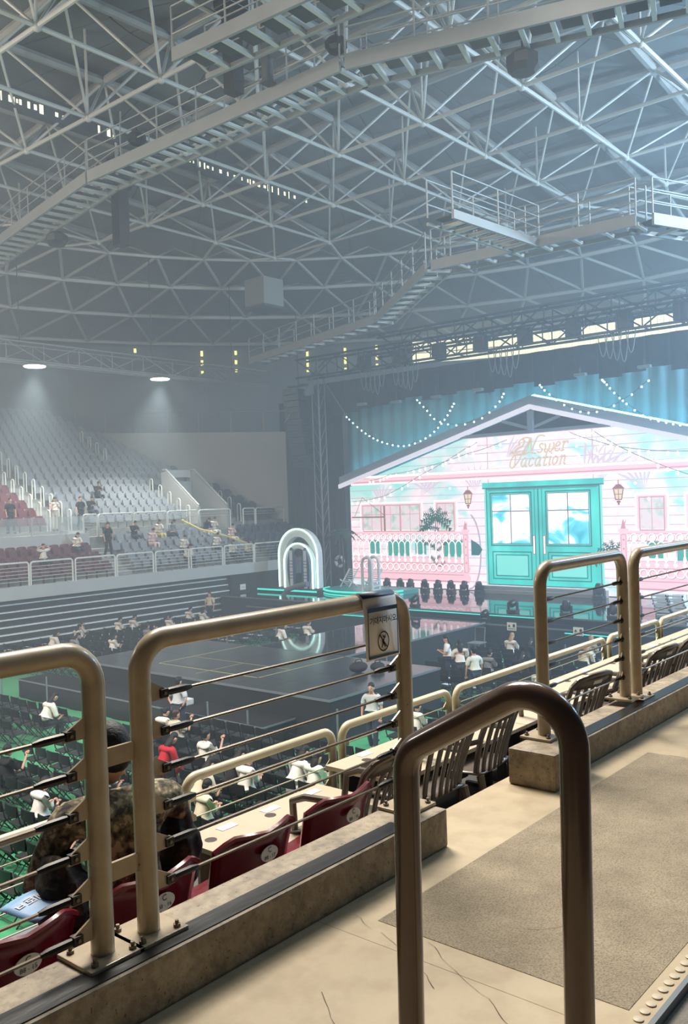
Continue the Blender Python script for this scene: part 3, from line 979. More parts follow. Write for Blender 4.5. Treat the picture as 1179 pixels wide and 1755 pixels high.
for k_ in ('teal', 'pane'):
    E[k_].cycles.emission_sampling = 'NONE'
E['shadow'] = glow('screen_shadow', (0.88, 0.82, 0.90), 1.15)

# the picture itself turns teal towards its upper corners
_nt_ = E['wall'].node_tree
_b = _nt_.nodes['Principled BSDF']
_src = _b.inputs['Emission Color'].links[0].from_socket
_tc = _nt_.nodes.new('ShaderNodeTexCoord')
_sp = _nt_.nodes.new('ShaderNodeSeparateXYZ')
_nt_.links.new(_tc.outputs['Object'], _sp.inputs[0])
def _math(op, a, b=None):
    n = _nt_.nodes.new('ShaderNodeMath')
    n.operation = op
    for i, v in enumerate((a, b)):
        if v is None:
            continue
        if isinstance(v, (int, float)):
            n.inputs[i].default_value = v
        else:
            _nt_.links.new(v, n.inputs[i])
    return n.outputs[0]
_ay = _math('MULTIPLY', _math('SUBTRACT', _math('ABSOLUTE', _sp.outputs['Y']), 2.0), 0.13)
_az = _math('MULTIPLY', _math('SUBTRACT', _sp.outputs['Z'], 3.0), 0.30)
_nz = _nt_.nodes.new('ShaderNodeTexNoise')
_nz.inputs['Scale'].default_value = 0.8
_nt_.links.new(_tc.outputs['Object'], _nz.inputs['Vector'])
_f = _math('ADD', _math('MULTIPLY', _ay, _az), _math('MULTIPLY', _math('SUBTRACT', _nz.outputs['Fac'], 0.55), 1.6))
_cl = _nt_.nodes.new('ShaderNodeClamp')
_nt_.links.new(_f, _cl.inputs['Value'])
_cl.inputs['Max'].default_value = 0.75
_mx = _nt_.nodes.new('ShaderNodeMix')
_mx.data_type = 'RGBA'
_nt_.links.new(_cl.outputs[0], _mx.inputs['Factor'])
_nt_.links.new(_src, _mx.inputs['A'])
_mx.inputs['B'].default_value = (*lin((0.40, 0.86, 0.82)), 1)
_nt_.links.new(_mx.outputs['Result'], _b.inputs['Emission Color'])

scr = thing('picture_screen', (XS, 20.2, 1.45), 'huge lit screen showing a pink wooden house front with a teal double door', 'screen')
Y0s, Y1s, ZB, ZE, ZA, YA = 31.78, 8.62, 1.45, 6.92, 10.22, 20.2
def roofz(y):
    return ZA - (ZA - ZE) * abs(y - YA) / (Y0s - YA)
MB().box(XS + 0.02, XS + 0.35, Y1s, Y0s, ZB, ZE).build('cabinet', M['black'], scr)
MB().prism([(XS + 0.02, Y1s, ZE), (XS + 0.02, YA, ZA), (XS + 0.02, Y0s, ZE)], (0, 0, 0), (0.3, 0, 0)).build('cabinet', M['black'], scr)
MB().add([(XS, Y0s, ZB), (XS, Y1s, ZB), (XS, Y1s, ZE), (XS, YA, ZA), (XS, Y0s, ZE)], [(0, 1, 2, 3, 4)]).build('picture_wall', E['wall'], scr)
class Pic:
    """flat print on the screen surface; one joined part for each picture element"""
    def __init__(self, name, m, lay):
        self.b, self.name, self.m, self.x = MB(), name, m, XS - 0.004 * lay
    def rect(self, y0, y1, z0, z1):
        x = self.x
        self.b.add([(x, y0, z0), (x, y1, z0), (x, y1, z1), (x, y0, z1)], [(0, 1, 2, 3)])
        return self
    def frame(self, y0, y1, z0, z1, w):
        return self.rect(y0, y1, z0, z0 + w).rect(y0, y1, z1 - w, z1).rect(y0, y0 - w if y1 < y0 else y0 + w, z0 + w, z1 - w).rect(y1 + w if y1 < y0 else y1 - w, y1, z0 + w, z1 - w)
    def poly(self, pts):
        self.b.add([(self.x, p[0], p[1]) for p in pts], [tuple(range(len(pts)))])
        return self
    def line(self, pts, w):
        for a, c in zip(pts[:-1], pts[1:]):
            d = Vector((c[0] - a[0], c[1] - a[1]))
            if d.length < 1e-5:
                continue
            d.normalize()
            n = Vector((-d.y, d.x)) * w / 2
            e = d * w * 0.25
            self.poly([(a[0] - e.x + n.x, a[1] - e.y + n.y), (a[0] - e.x - n.x, a[1] - e.y - n.y), (c[0] + e.x - n.x, c[1] + e.y - n.y), (c[0] + e.x + n.x, c[1] + e.y + n.y)])
        return self
    def disc(self, y, z, r, rz=None, n=12):
        rz = rz or r
        return self.poly([(y + r * cos(2 * pi * k / n), z + rz * sin(2 * pi * k / n)) for k in range(n)])
    def ring(self, y, z, r, w, n=14, a0=0, a1=2 * pi, rz=None):
        rz = rz or r
        pts = [(y + r * cos(a0 + (a1 - a0) * k / n), z + rz * sin(a0 + (a1 - a0) * k / n)) for k in range(n + 1)]
        return self.line(pts, w)
    def done(self, parent=None):
        self.b.f = [q for q in self.b.f]
        if parent is not None:
            o = wloc(parent)
            self.b.v = [(p[0] - o.x, p[1] - o.y, p[2] - o.z) for p in self.b.v]
        me = self.b.mesh(self.name, self.m, fix=False)
        ob = bpy.data.objects.new(self.name, me)
        COL.objects.link(ob)
        ob.parent = parent
        if len(self.b.f) > 9:
            ob['kind'] = 'stuff'
        return ob
# boards
p = Pic('picture_boards', E['line'], 1)
z = ZB + 0.4
while z < 9.1:
    hw = (ZA - z) / (ZA - ZE) * (Y0s - YA) if z > ZE else Y0s - YA
    hw = min(hw, Y0s - YA) - 0.05
    p.rect(YA + hw, YA - hw, z, z + 0.028)
    z += 0.40
for y in (22.85, 17.35):
    p.rect(y + 0.02, y - 0.02, 6.7, 9.1)
p.done(scr)
# soft palm shadows thrown over the boards
p = Pic('picture_palm_shadow', E['shadow'], 2)
for cy_, cz_, a0, L in ((27.0, 6.2, 1.2, 2.4), (26.2, 6.3, 2.0, 2.2), (23.6, 6.4, 1.7, 1.8), (17.8, 6.9, 0.9, 2.6), (17.0, 6.7, 1.3, 2.2), (15.0, 6.2, 1.9, 2.0), (29.6, 5.9, 1.5, 1.5), (21.8, 8.0, 0.6, 1.5)):
    for k in range(6):
        a = a0 + (k - 2.5) * 0.24
        e = (cy_ - cos(a) * L, cz_ + sin(a) * L * 0.8)
        n_ = Vector((sin(a), cos(a))) * 0.06
        m_ = ((cy_ + e[0]) / 2, (cz_ + e[1]) / 2 + 0.1)
        if max(e[1], cz_) < roofz(e[0]) - 0.3:
            p.poly([(cy_, cz_), (m_[0] + n_.x, m_[1] + n_.y), e, (m_[0] - n_.x, m_[1] - n_.y)])
p.done(scr)
# trim band
Pic('picture_trim_band', E['pink'], 3).rect(31.7, 8.7, 7.0, 7.32).done(scr)
Pic('picture_trim_light', E['white'], 4).rect(31.5, 8.9, 7.34, 7.46).rect(31.7, 8.7, 6.98, 7.05).done(scr)
Pic('picture_trim_shadow', E['rose'], 4).rect(31.7, 8.7, 7.10, 7.15).done(scr)
# windows
def pic_window(y0, y1, z0, z1, cols):
    Pic('picture_window_frame', E['pink'], 3).rect(y0, y1, z0, z1).done(scr)
    Pic('picture_window_edge', E['white'], 4).frame(y0, y1, z0, z1, 0.09).done(scr)
    w = (y0 - y1 - 0.36) / cols
    for c in range(cols):
        a = y0 - 0.18 - w * c
        Pic('picture_pane', E['pane'], 4).rect(a - 0.05, a - w + 0.05, z0 + 0.05, z1 - 0.18).done(scr)
        Pic('picture_glazing_bar', E['rose'], 5).frame(a, a - w, z0, z1 - 0.15, 0.05).rect(a - w / 2 + 0.015, a - w / 2 - 0.015, z0, z1 - 0.16).rect(a, a - w, (z0 + z1) / 2 + 0.12, (z0 + z1) / 2 + 0.15).done(scr)
pic_window(31.1, 26.85, 4.4, 6.0, 3)
pic_window(26.15, 24.7, 4.4, 6.02, 1)
pic_window(15.45, 13.95, 4.4, 6.05, 1)
pic_window(13.3, 11.8, 4.4, 6.05, 1)
Pic('picture_swing_bar', E['brown'], 6).rect(31.7, 29.4, 5.16, 5.24).rect(29.45, 29.33, 4.45, 5.8).line([(31.5, 5.2), (30.9, 6.3), (29.4, 5.3)], 0.03).done(scr)
# door
Pic('picture_door_frame', E['teal_light'], 5).rect(23.1, 16.95, 1.75, 6.72).done(scr)
Pic('picture_door_head', E['teal'], 6).rect(23.2, 16.85, 6.55, 6.80).rect(22.95, 17.1, 1.75, 6.5).done(scr)
Pic('picture_door_lines', E['teal_dark'], 7).rect(23.2, 16.85, 6.50, 6.55).frame(23.0, 17.05, 1.75, 6.5, 0.05).rect(22.88, 17.17, 6.40, 6.43).rect(20.18, 20.12, 1.8, 6.42).rect(20.36, 20.33, 1.8, 6.42).rect(19.97, 19.94, 1.8, 6.42).done(scr)
for (a, c) in ((22.72, 20.55), (19.72, 17.55)):
    Pic('picture_door_panel_line', E['teal_dark'], 8).frame(a + 0.06, c - 0.06, 3.68, 6.30, 0.055).frame(a, c, 2.05, 3.42, 0.05).frame(a - 0.18, c + 0.18, 2.20, 3.27, 0.045).done(scr)
    Pic('picture_door_panel', E['teal_light'], 8).rect(a - 0.24, c + 0.24, 2.27, 3.20).done(scr)
    Pic('picture_door_glass', E['glass'], 8).rect(a - 0.06, c + 0.06, 3.80, 6.18).done(scr)
    Pic('picture_glazing_bar', E['grey'], 9).rect((a + c) / 2 + 0.025, (a + c) / 2 - 0.025, 3.80, 6.18).rect(a - 0.06, c + 0.06, 5.35, 5.40).frame(a - 0.04, c + 0.04, 3.78, 6.20, 0.03).done(scr)
for y in (20.42, 19.88):
    Pic('picture_door_handle', E['white'], 9).rect(y + 0.05, y - 0.05, 3.32, 4.18).done(scr)
    Pic('picture_door_handle_edge', E['brown'], 10).frame(y + 0.07, y - 0.07, 3.30, 4.20, 0.03).done(scr)
# balconies
def balcony(y0, y1, post_at):
    z0, z1 = 2.22, 4.40
    Pic('picture_balcony_back', E['pink'], 5).rect(y0, y1, z0, 3.05).done(scr)
    Pic('picture_balcony_gap', E['aqua'], 5).rect(y0 - 1.2, y0 - 1.9, 3.2, 3.95).rect(y0 - 2.5, y0 - 3.9, 3.1, 4.0).rect(y0 - 4.3, y0 - 5.0, 3.2, 4.0).rect(y0 - 6.1, y1 + 0.3, 3.1, 4.0).done(scr)
    Pic('picture_balcony_rails', E['pink'], 7).rect(y0, y1, z1 - 0.12, z1).rect(y0, y1, z0 - 0.02, z0 + 0.10).rect(y0, y1, 1.85, z0 - 0.06).done(scr)
    Pic('picture_balcony_edges', E['rose'], 8).rect(y0, y1, z1 - 0.15, z1 - 0.12).rect(y0, y1, 3.93, 3.97).rect(y0, y1, 2.72, 2.76).rect(y0, y1, z0 - 0.06, z0 - 0.02).rect(y0, y1, 1.80, 1.87).done(scr)
    pw = Pic('picture_balcony_pattern', E['white'], 9)
    pr = Pic('picture_balcony_outline', E['rose'], 8)
    y = y0 - 0.22
    while y > y1 + 0.15:
        pw.ring(y, 4.11, 0.16, 0.045, 10)
        pr.ring(y - 0.02, 4.09, 0.16, 0.07, 10)
        pw.ring(y, 2.53, 0.18, 0.05, 10)
        pr.ring(y - 0.02, 2.51, 0.18, 0.08, 10)
        pw.ring(y, 3.62, 0.20, 0.045, 8, 0, pi, 0.30)
        pw.rect(y + 0.23, y + 0.17, 2.78, 3.66)
        pr.rect(y + 0.17, y + 0.14, 2.78, 3.66)
        pw.disc(y + 0.20, 3.15, 0.075, 0.14, 8)
        pw.disc(y + 0.20, 2.90, 0.09, 0.10, 8)
        y -= 0.40
    pw.done(scr)
    pr.done(scr)
    q = post_at
    Pic('picture_balcony_post', E['pink'], 10).rect(q + 0.17, q - 0.17, 2.10, 4.36).rect(q + 0.24, q - 0.24, 4.36, 4.50).rect(q + 0.24, q - 0.24, 1.9, 2.14).done(scr)
    Pic('picture_balcony_post_ornament', E['rose'], 11).frame(q + 0.12, q - 0.12, 2.3, 4.25, 0.03).disc(q, 4.0, 0.05).disc(q, 3.6, 0.05).disc(q, 3.2, 0.05).disc(q, 2.8, 0.05).poly([(q + 0.12, 4.5), (q, 4.95), (q - 0.12, 4.5)]).poly([(q, 4.7), (q - 0.16, 4.92), (q - 0.05, 4.6)]).done(scr)
balcony(31.7, 24.1, 24.25)
balcony(16.15, 8.9, 16.0)
Pic('picture_hexagon', E['teal_dark'], 4).poly([(23.95, 3.2), (23.95, 4.0), (23.5, 3.75), (23.3, 3.5), (23.5, 3.2)]).done(scr)
Pic('picture_curved_edge', E['lav'], 3).ring(24.1, 3.4, 0.7, 0.09, 12, -1.3 + pi, 1.6 + pi, 1.9).done(scr)
# palms
def frond(p, y, z, a, L, w, sag=0.5):
    n = 6
    ctr = []
    for i in range(n + 1):
        t_ = i / n
        ctr.append(Vector((y - cos(a) * L * t_, z + sin(a) * L * t_ - sag * L * t_ * t_)))
    for i in range(n):
        d = (ctr[i + 1] - ctr[i]).normalized()
        nn = Vector((-d.y, d.x))
        ww = w * (1 - 0.6 * abs(i / n - 0.35))
        for s in (-1, 1):
            tip = ctr[i] + d * 0.20 * L + nn * s * ww - Vector((0, 0.06 * L))
            p.poly([tuple(ctr[i]), tuple(ctr[i + 1]), tuple(tip)])
p = Pic('picture_palm', E['green'], 6)
for i, a in enumerate((0.2, 0.75, 1.25, 1.9, 2.45, 2.9, -0.25, 3.4)):
    frond(p, 26.05, 5.05, a, 0.95, 0.22, 0.35)
p.done(scr)
p = Pic('picture_palm', E['green'], 6)
for i, a in enumerate((1.9, 2.5, 3.0, 1.2, 0.4)):
    frond(p, 26.5, 4.55, a, 0.7, 0.18, 0.4)
p.line([(26.05, 5.0), (26.1, 4.4)], 0.06)
p.done(scr)
p = Pic('picture_palm_low', E['green'], 6)
for yy, zz in ((26.3, 3.6), (26.0, 3.4), (25.6, 3.7), (26.7, 3.7), (26.2, 2.9), (25.9, 2.6)):
    frond(p, yy, zz, 0.8, 0.5, 0.16, 0.2)
    frond(p, yy, zz, 2.3, 0.5, 0.16, 0.2)
p.done(scr)
p = Pic('picture_palm', E['green'], 9)
for a in (2.9, 2.5, 2.1, 1.7, 1.2, 3.3):
    frond(p, 16.45, 3.35, a, 0.95, 0.17, 0.35)
p.done(scr)
# lanterns
for y in (24.03, 16.17):
    Pic('picture_lantern_glass', E['cream'], 10).poly([(y + 0.22, 6.25), (y - 0.22, 6.25), (y - 0.14, 5.80), (y + 0.14, 5.80)]).done(scr)
    Pic('picture_lantern', E['brown'], 11).poly([(y + 0.30, 6.28), (y - 0.30, 6.28), (y - 0.10, 6.48), (y + 0.10, 6.48)]).rect(y + 0.02, y - 0.02, 6.45, 6.66).line([(y + 0.22, 6.25), (y + 0.14, 5.80), (y - 0.14, 5.80), (y - 0.22, 6.25)], 0.05).rect(y + 0.015, y - 0.015, 5.8, 6.25).rect(y + 0.2, y - 0.2, 6.02, 6.05).disc(y, 5.70, 0.10, 0.06).disc(y, 5.60, 0.05, 0.05).done(scr)
# painted strings of bulbs
def pic_string(pts, nb):
    L = []
    for i in range(len(pts) - 1):
        for k in range(6):
            t_ = k / 6
            L.append((pts[i][0] + (pts[i + 1][0] - pts[i][0]) * t_, pts[i][1] + (pts[i + 1][1] - pts[i][1]) * t_ - 0.12 * sin(pi * t_) * 0.4))
    L.append(pts[-1])
    Pic('picture_string', E['grey'], 11).line(L, 0.028).done(scr)
    q = Pic('picture_bulbs', E['white'], 12)
    for i in range(nb):
        s = L[int((i + 0.5) / nb * (len(L) - 1))]
        q.disc(s[0], s[1] - 0.10, 0.075, 0.10, 8)
    q.done(scr)
pic_string([(31.59, 6.08), (29.31, 6.34), (26.95, 7.34), (24.02, 8.6), (23.4, 8.85)], 20)
pic_string([(30.3, 7.2), (28.86, 7.5), (26.56, 7.78), (24.04, 8.3), (21.7, 8.85)], 20)
pic_string([(18.47, 9.0), (17.2, 8.5), (15.59, 8.05), (13.08, 7.77), (11.0, 7.4)], 17)
pic_string([(17.27, 8.95), (15.6, 7.9), (13.11, 6.8), (11.0, 6.2)], 13)
q = Pic('picture_sparkles', E['white'], 12)
for (y, zz) in ((18.0, 7.9), (18.1, 8.3), (17.1, 7.9), (23.5, 7.0), (14.8, 5.8), (20.9, 5.5), (18.0, 7.0), (25.1, 6.6), (15.4, 6.5), (28.9, 6.8)):
    q.disc(y, zz, 0.07)
q.done(scr)
# title, drawn as pen strokes: outline gold with a pale heart
GL = {
 'N': ([[(-0.75, 0.55), (-0.85, 0.78), (-0.65, 0.95), (-0.45, 0.80), (-0.55, 0.52), (-0.85, 0.40), (-1.0, 0.22), (-0.95, 0.02), (-0.7, -0.05), (-0.45, 0.1), (-0.2, 0.6), (-0.05, 0.98)], [(-0.6, 1.0), (-0.3, 1.02), (-0.1, 0.95), (0.0, 0.9), (0.16, 0.02)], [(0.16, 0.02), (0.30, 0.6), (0.46, 1.02), (0.72, 1.10), (0.95, 1.02)], [(-0.35, -0.06), (0.0, 0.06), (0.3, 0.0), (0.5, -0.04)], [(0.0, 0.9), (-0.22, 0.2), (-0.5, -0.06)]], 0.62),
 's': ([[(0.34, 0.48), (0.22, 0.56), (0.08, 0.46), (0.14, 0.32), (0.30, 0.20), (0.26, 0.04), (0.10, 0.0), (-0.04, 0.08)]], 0.42),
 'w': ([[(0.02, 0.54), (0.10, 0.30), (0.06, 0.06), (0.20, 0.0), (0.34, 0.2), (0.38, 0.5), (0.36, 0.1), (0.48, 0.0), (0.62, 0.14), (0.66, 0.42), (0.60, 0.55)]], 0.74),
 'e': ([[(0.04, 0.28), (0.22, 0.32), (0.34, 0.44), (0.26, 0.56), (0.12, 0.50), (0.04, 0.28), (0.08, 0.06), (0.22, 0.0), (0.38, 0.10)]], 0.46),
 'r': ([[(0.06, 0.50), (0.14, 0.55), (0.10, 0.0)], [(0.0, 0.0), (0.22, 0.02)], [(0.13, 0.36), (0.24, 0.54), (0.38, 0.56), (0.40, 0.46)]], 0.44),
 'V': ([[(-0.20, 0.92), (-0.10, 1.04), (0.02, 0.96), (0.14, 0.98), (0.24, 0.80), (0.28, 0.3), (0.24, 0.0), (0.05, -0.06), (-0.08, 0.2), (0.0, 0.6), (0.3, 0.95), (0.55, 1.02)], [(0.24, 0.0), (0.48, 0.3), (0.66, 0.7), (0.72, 1.0)]], 0.70),
 'a': ([[(0.36, 0.50), (0.20, 0.56), (0.04, 0.38), (0.02, 0.12), (0.14, 0.0), (0.28, 0.14), (0.36, 0.50)], [(0.36, 0.54), (0.34, 0.04), (0.46, 0.02)]], 0.50),
 'c': ([[(0.36, 0.44), (0.24, 0.56), (0.08, 0.42), (0.04, 0.14), (0.16, 0.0), (0.36, 0.12)]], 0.44),
 't': ([[(0.20, 0.86), (0.12, 0.10), (0.20, 0.0), (0.34, 0.06)], [(0.0, 0.54), (0.34, 0.56)]], 0.36),
 'i': ([[(0.06, 0.50), (0.14, 0.55), (0.10, 0.04), (0.22, 0.02)], [(0.15, 0.74), (0.17, 0.80)]], 0.28),
 'o': ([[(0.20, 0.56), (0.06, 0.42), (0.03, 0.14), (0.16, 0.0), (0.32, 0.12), (0.36, 0.40), (0.20, 0.56)]], 0.46),
 'n': ([[(0.04, 0.50), (0.12, 0.55), (0.08, 0.0)], [(0.10, 0.34), (0.24, 0.54), (0.36, 0.52), (0.36, 0.04), (0.48, 0.02)], [(0.0, 0.0), (0.18, 0.02)]], 0.52),
}
def title(word, y, z, size, shear, rise, track):
    g1, g2 = Pic('picture_title_outline', E['gold'], 13), Pic('picture_title_heart', E['cream'], 14)
    x = 0.0
    for ch in word:
        strokes, adv = GL[ch]
        for st in strokes:
            pts = []
            for i in range(len(st) - 1):           # Catmull-Rom smoothing
                P = [st[max(i - 1, 0)], st[i], st[i + 1], st[min(i + 2, len(st) - 1)]]
                for k in range(4):
                    t_ = k / 4
                    q = [0.5 * ((2 * P[1][c]) + (-P[0][c] + P[2][c]) * t_ + (2 * P[0][c] - 5 * P[1][c] + 4 * P[2][c] - P[3][c]) * t_ ** 2 + (-P[0][c] + 3 * P[1][c] - 3 * P[2][c] + P[3][c]) * t_ ** 3) for c in (0, 1)]
                    pts.append(q)
            pts.append(st[-1])
            w = [(y - size * (x + q[0] + shear * q[1]), z + size * q[1] + rise * size * x) for q in pts]
            g1.line(w, size * 0.085)
            g2.line(w, size * 0.042)
        x += adv * track
    g1.done(scr)
    g2.done(scr)
title('Nswer', 20.55, 8.12, 0.74, 0.22, 0.02, 1.0)
title('Vacation', 21.55, 7.50, 0.70, 0.22, 0.01, 1.12)
# ================================================================ set pieces round the screen
g = thing('gable_frame', (37.6, 20.2, 6.7), 'grey and white gable roof frame round the top of the screen', 'roof frame')
XG = 37.55
def raft(y0, z0, y1, z1, lo, hi, x0, x1, name, m, par=g):
    return MB().prism([(x0, y0, z0 + lo), (x0, y1, z1 + lo), (x0, y1, z1 + hi), (x0, y0, z0 + hi)], (0, 0, 0), (x1 - x0, 0, 0)).build(name, m, par)
for y0 in (32.15, 8.25):
    raft(y0, 6.86, 20.2, 10.20, -0.02, 0.20, XG - 0.12, XG + 0.05, 'white_rafter', M['gable_tube'])
    raft(y0, 6.86, 20.2, 10.20, 0.205, 0.62, XG - 0.02, XG + 0.40, 'roof_slope', M['gable_dark'])
    raft(y0, 6.86, 20.2, 10.20, 0.60, 0.70, XG + 0.45, XG + 0.52, 'led_strip', M['strip_white'])
MB().prism([(XG + 0.1, 23.9, 9.12), (XG + 0.1, 16.5, 9.12), (XG + 0.1, 20.2, 10.16)], (0, 0, 0), (0.06, 0, 0)).build('infill', M['black'], g)
MB().box(XG - 0.06, XG + 0.08, 16.3, 24.1, 9.05, 9.20).build('tie_beam', M['gable_dark'], g)
MB().box(XG - 0.10, XG + 0.08, 20.02, 20.32, 9.06, 10.1).build('king_post', M['gable_dark'], g)
MB().bar((XG, 20.2, 9.25), (XG, 21.7, 9.72), 0.12, 0.14).build('brace', M['gable_dark'], g)
MB().bar((XG, 20.2, 9.25), (XG, 18.7, 9.72), 0.12, 0.14).build('brace', M['gable_dark'], g)

g = thing('pleated_curtain', (38.9, 20.2, 6.5), 'teal lit pleated curtain panels above the gable', 'curtain')
n = 32
w = (32.6 - 8.0) / n
rows = [[(0.05 * cos(2 * pi * i / 8), -w / 2 + 0.01 + (w - 0.02) * i / 8, z) for i in range(9)] for z in (0.0, 5.0)]
cm = MB().grid(rows).mesh('curtain_panel', M['curtain'], True)
for i in range(n):
    o = inst('curtain_panel', cm, g, (38.9, 8.0 + w * (i + 0.5), 6.6))

def light_string(label, pts, nb, sag=0.0):
    """pts of (y, z) on a plane just in front of the gable"""
    x = 36.9
    g = thing('light_string', (x, pts[0][0], pts[0][1]), label, 'string lights', 'strings of small bulbs over the gable')
    P = []
    for i in range(len(pts) - 1):
        q = [pts[max(i - 1, 0)], pts[i], pts[i + 1], pts[min(i + 2, len(pts) - 1)]]
        for k in range(8):
            t_ = k / 8
            P.append(tuple(0.5 * ((2 * q[1][c]) + (-q[0][c] + q[2][c]) * t_ + (2 * q[0][c] - 5 * q[1][c] + 4 * q[2][c] - q[3][c]) * t_ ** 2 + (-q[0][c] + 3 * q[1][c] - 3 * q[2][c] + q[3][c]) * t_ ** 3) for c in (0, 1)))
    P.append(pts[-1])
    MB().tube([(x, a, b) for a, b in P], 0.012, 5).build('wire', M['black_plastic'], g)
    for i in range(nb):
        s = i / (nb - 1) * (len(P) - 1)
        k = min(int(s), len(P) - 2)
        fr = s - k
        a, b = P[k][0] + (P[k + 1][0] - P[k][0]) * fr, P[k][1] + (P[k + 1][1] - P[k][1]) * fr
        inst('bulb', BULB, g, (x, a, b - 0.05))
BULB = MB().ball((0, 0, 0), 0.046, n=8, m=6).mesh('bulb', M['bulb'], True)
light_string('deep hanging string of bulbs at the left eave of the gable', [(30.92, 10.75), (29.81, 9.87), (28.65, 9.26), (27.14, 8.92), (25.66, 9.26), (24.64, 10.0), (24.0, 10.8)], 27)
light_string('shallow string of bulbs just left of the gable peak', [(26.2, 11.2), (25.67, 10.67), (25.09, 10.09), (23.9, 9.73), (22.56, 9.9), (21.57, 10.51), (21.2, 11.0)], 17)
light_string('short string of bulbs just right of the gable peak', [(19.3, 11.2), (18.97, 10.84), (18.13, 10.18), (17.17, 9.75), (16.2, 9.8), (15.2, 10.2), (14.25, 10.83)], 16)
light_string('string of bulbs over the right slope of the gable', [(16.3, 11.1), (16.1, 10.87), (15.54, 10.23), (14.54, 9.39), (13.56, 9.01), (12.63, 8.86), (11.0, 9.3), (9.6, 10.8)], 22)

# black masking above the set
g = thing('black_pelmet', (37.3, 20.0, 11.0), 'long black masking drape hanging above the gable', 'curtain')
n = 26
for i in range(n):
    y = 6.0 + i * 1.06
    lo = 11.15 + 0.12 * ((i * 5) % 3) - (0.3 if abs(y - 20) > 9 else 0)
    rows = [[(37.25 + 0.05 * sin(2 * pi * k / 6), y + 1.05 * k / 6, z) for k in range(7)] for z in (lo, 12.75)]
    MB().grid(rows).build('drape_panel', M['black'], g, smooth=True, solid=0.02)
g = thing('wing_drape', (38.5, 33.5, 0.0), 'tall black drape between the screen and the far stand', 'curtain')
pa, pb = (37.9, 32.1), (41.6, 40.6)
n = 9
for i in range(n):
    rows = []
    for z in (0.01, 12.6):
        rows.append([(pa[0] + (pb[0] - pa[0]) * (i + k / 6 * 0.99) / n + 0.06 * sin(2 * pi * k / 6), pa[1] + (pb[1] - pa[1]) * (i + k / 6 * 0.99) / n, z) for k in range(7)])
    MB().grid(rows).build('drape_panel', M['black'], g, smooth=True, solid=0.02)

# lattice lighting truss across the stage, dark against the windows
def lattice(label, a, b, w, h, step, r, m, name='lighting_truss', cat='truss'):
    a, b = Vector(a), Vector(b)
    d = (b - a)
    L = d.length
    d.normalize()
    s = d.cross(Vector((0, 0, 1))).normalized() * w / 2
    u = Vector((0, 0, 1)) * h / 2
    g = thing(name, (a + b) / 2, label, cat)
    for sx in (-1, 1):
        for sz in (-1, 1):
            MB().tube([a + s * sx + u * sz, b + s * sx + u * sz], r, 6).build('chord', m, g)
    nst = int(L / step)
    for i in range(nst):
        p0, p1 = a + d * (i * step), a + d * ((i + 1) * step)
        for sx in (-1, 1):
            z0 = -1 if (i + (sx > 0)) % 2 else 1
            MB().tube([p0 + s * sx + u * z0, p1 + s * sx - u * z0], r * 0.6, 5).build('brace', m, g)
            MB().tube([p0 + s * sx - u, p0 + s * sx + u], r * 0.5, 5).build('brace', m, g)
        MB().tube([p0 - s - u, p0 + s - u], r * 0.5, 5).build('brace', m, g)
    return g
lattice('dark lattice truss above the stage, seen against the bright windows', (36.2, 6.5, 13.3), (36.2, 33.5, 13.5), 0.9, 1.0, 1.5, 0.06, M['black_plastic'])
lattice('second dark lattice truss above the stage, behind the first', (39.5, 6.5, 14.6), (39.5, 31.0, 14.8), 0.9, 1.1, 1.7, 0.07, M['black_plastic'])
# hoist motors and lamps hung under the truss
def hung_box(y, z, l, sx=0.5, x=36.2):
    g = thing('hung_fixture', (x, y, z), l, 'stage light', 'black fixtures hung on the stage truss')
    MB().box(x - sx / 2, x + sx / 2, y - sx / 2, y + sx / 2, z - 0.35, z + 0.35).build('housing', M['black_plastic'], g, bevel=0.05)
    MB().box(x - 0.05, x + 0.05, y - sx / 2 - 0.04, y + sx / 2 + 0.04, z + 0.36, z + 0.42).build('yoke', M['black_plastic'], g)
    MB().tube([(x, y, z + 0.42), (x, y, z + 0.75)], 0.02, 6).build('hook', M['dark_steel'], g)
words = ['first', 'second', 'third', 'fourth', 'fifth', 'sixth', 'seventh', 'eighth', 'ninth', 'tenth']
for i in range(8):
    hung_box(29.0 - i * 2.35, 13.3, words[i] + ' black fixture from the left on the stage truss before the windows', 0.55)
# cable loops hanging from the truss
for i, (y, l) in enumerate(((28.3, 'bundle of hanging cable loops near the left end of the stage truss'), (26.2, 'bundle of hanging cable loops left of the gable peak'), (20.6, 'bundle of hanging cable loops above the gable peak'), (15.2, 'bundle of hanging cable loops on the right of the stage truss'))):
    g = thing('cable_loops', (36.0, y, 12.8), l, 'cables', 'cable loops under the stage truss')
    for k in range(5):
        yy = y + (k - 2) * 0.32
        dz = 1.0 + 0.35 * ((k * 3) % 4) / 3
        MB().tube([(35.9 + 0.03 * k, yy - 0.22 + 0.44 * t_ / 8, 12.9 - dz * (1 - (t_ / 4 - 1) ** 2)) for t_ in range(9)], 0.02, 5).build('cable', M['edge'], g)
for i, (y, l) in enumerate(((25.0, 'left of the gable peak'), (22.6, 'just left of the gable peak'), (17.3, 'just right of the gable peak'), (27.5, 'near the left eave'), (29.8, 'over the left eave'), (14.4, 'right of the gable peak'), (12.3, 'near the right picture edge'))):
    g = thing('strip_light', (36.9, y, 11.2), 'short pale strip light under the pelmet ' + l, 'stage light')
    MB().box(36.75, 37.0, y - 0.28, y + 0.28, 11.12 + 0.1 * (i % 3), 11.26 + 0.1 * (i % 3)).build('housing', M['edge'], g, bevel=0.03)
    MB().box(36.85, 36.9, y - 0.05, y + 0.05, 11.26 + 0.1 * (i % 3), 11.7).build('bracket', M['black_plastic'], g)

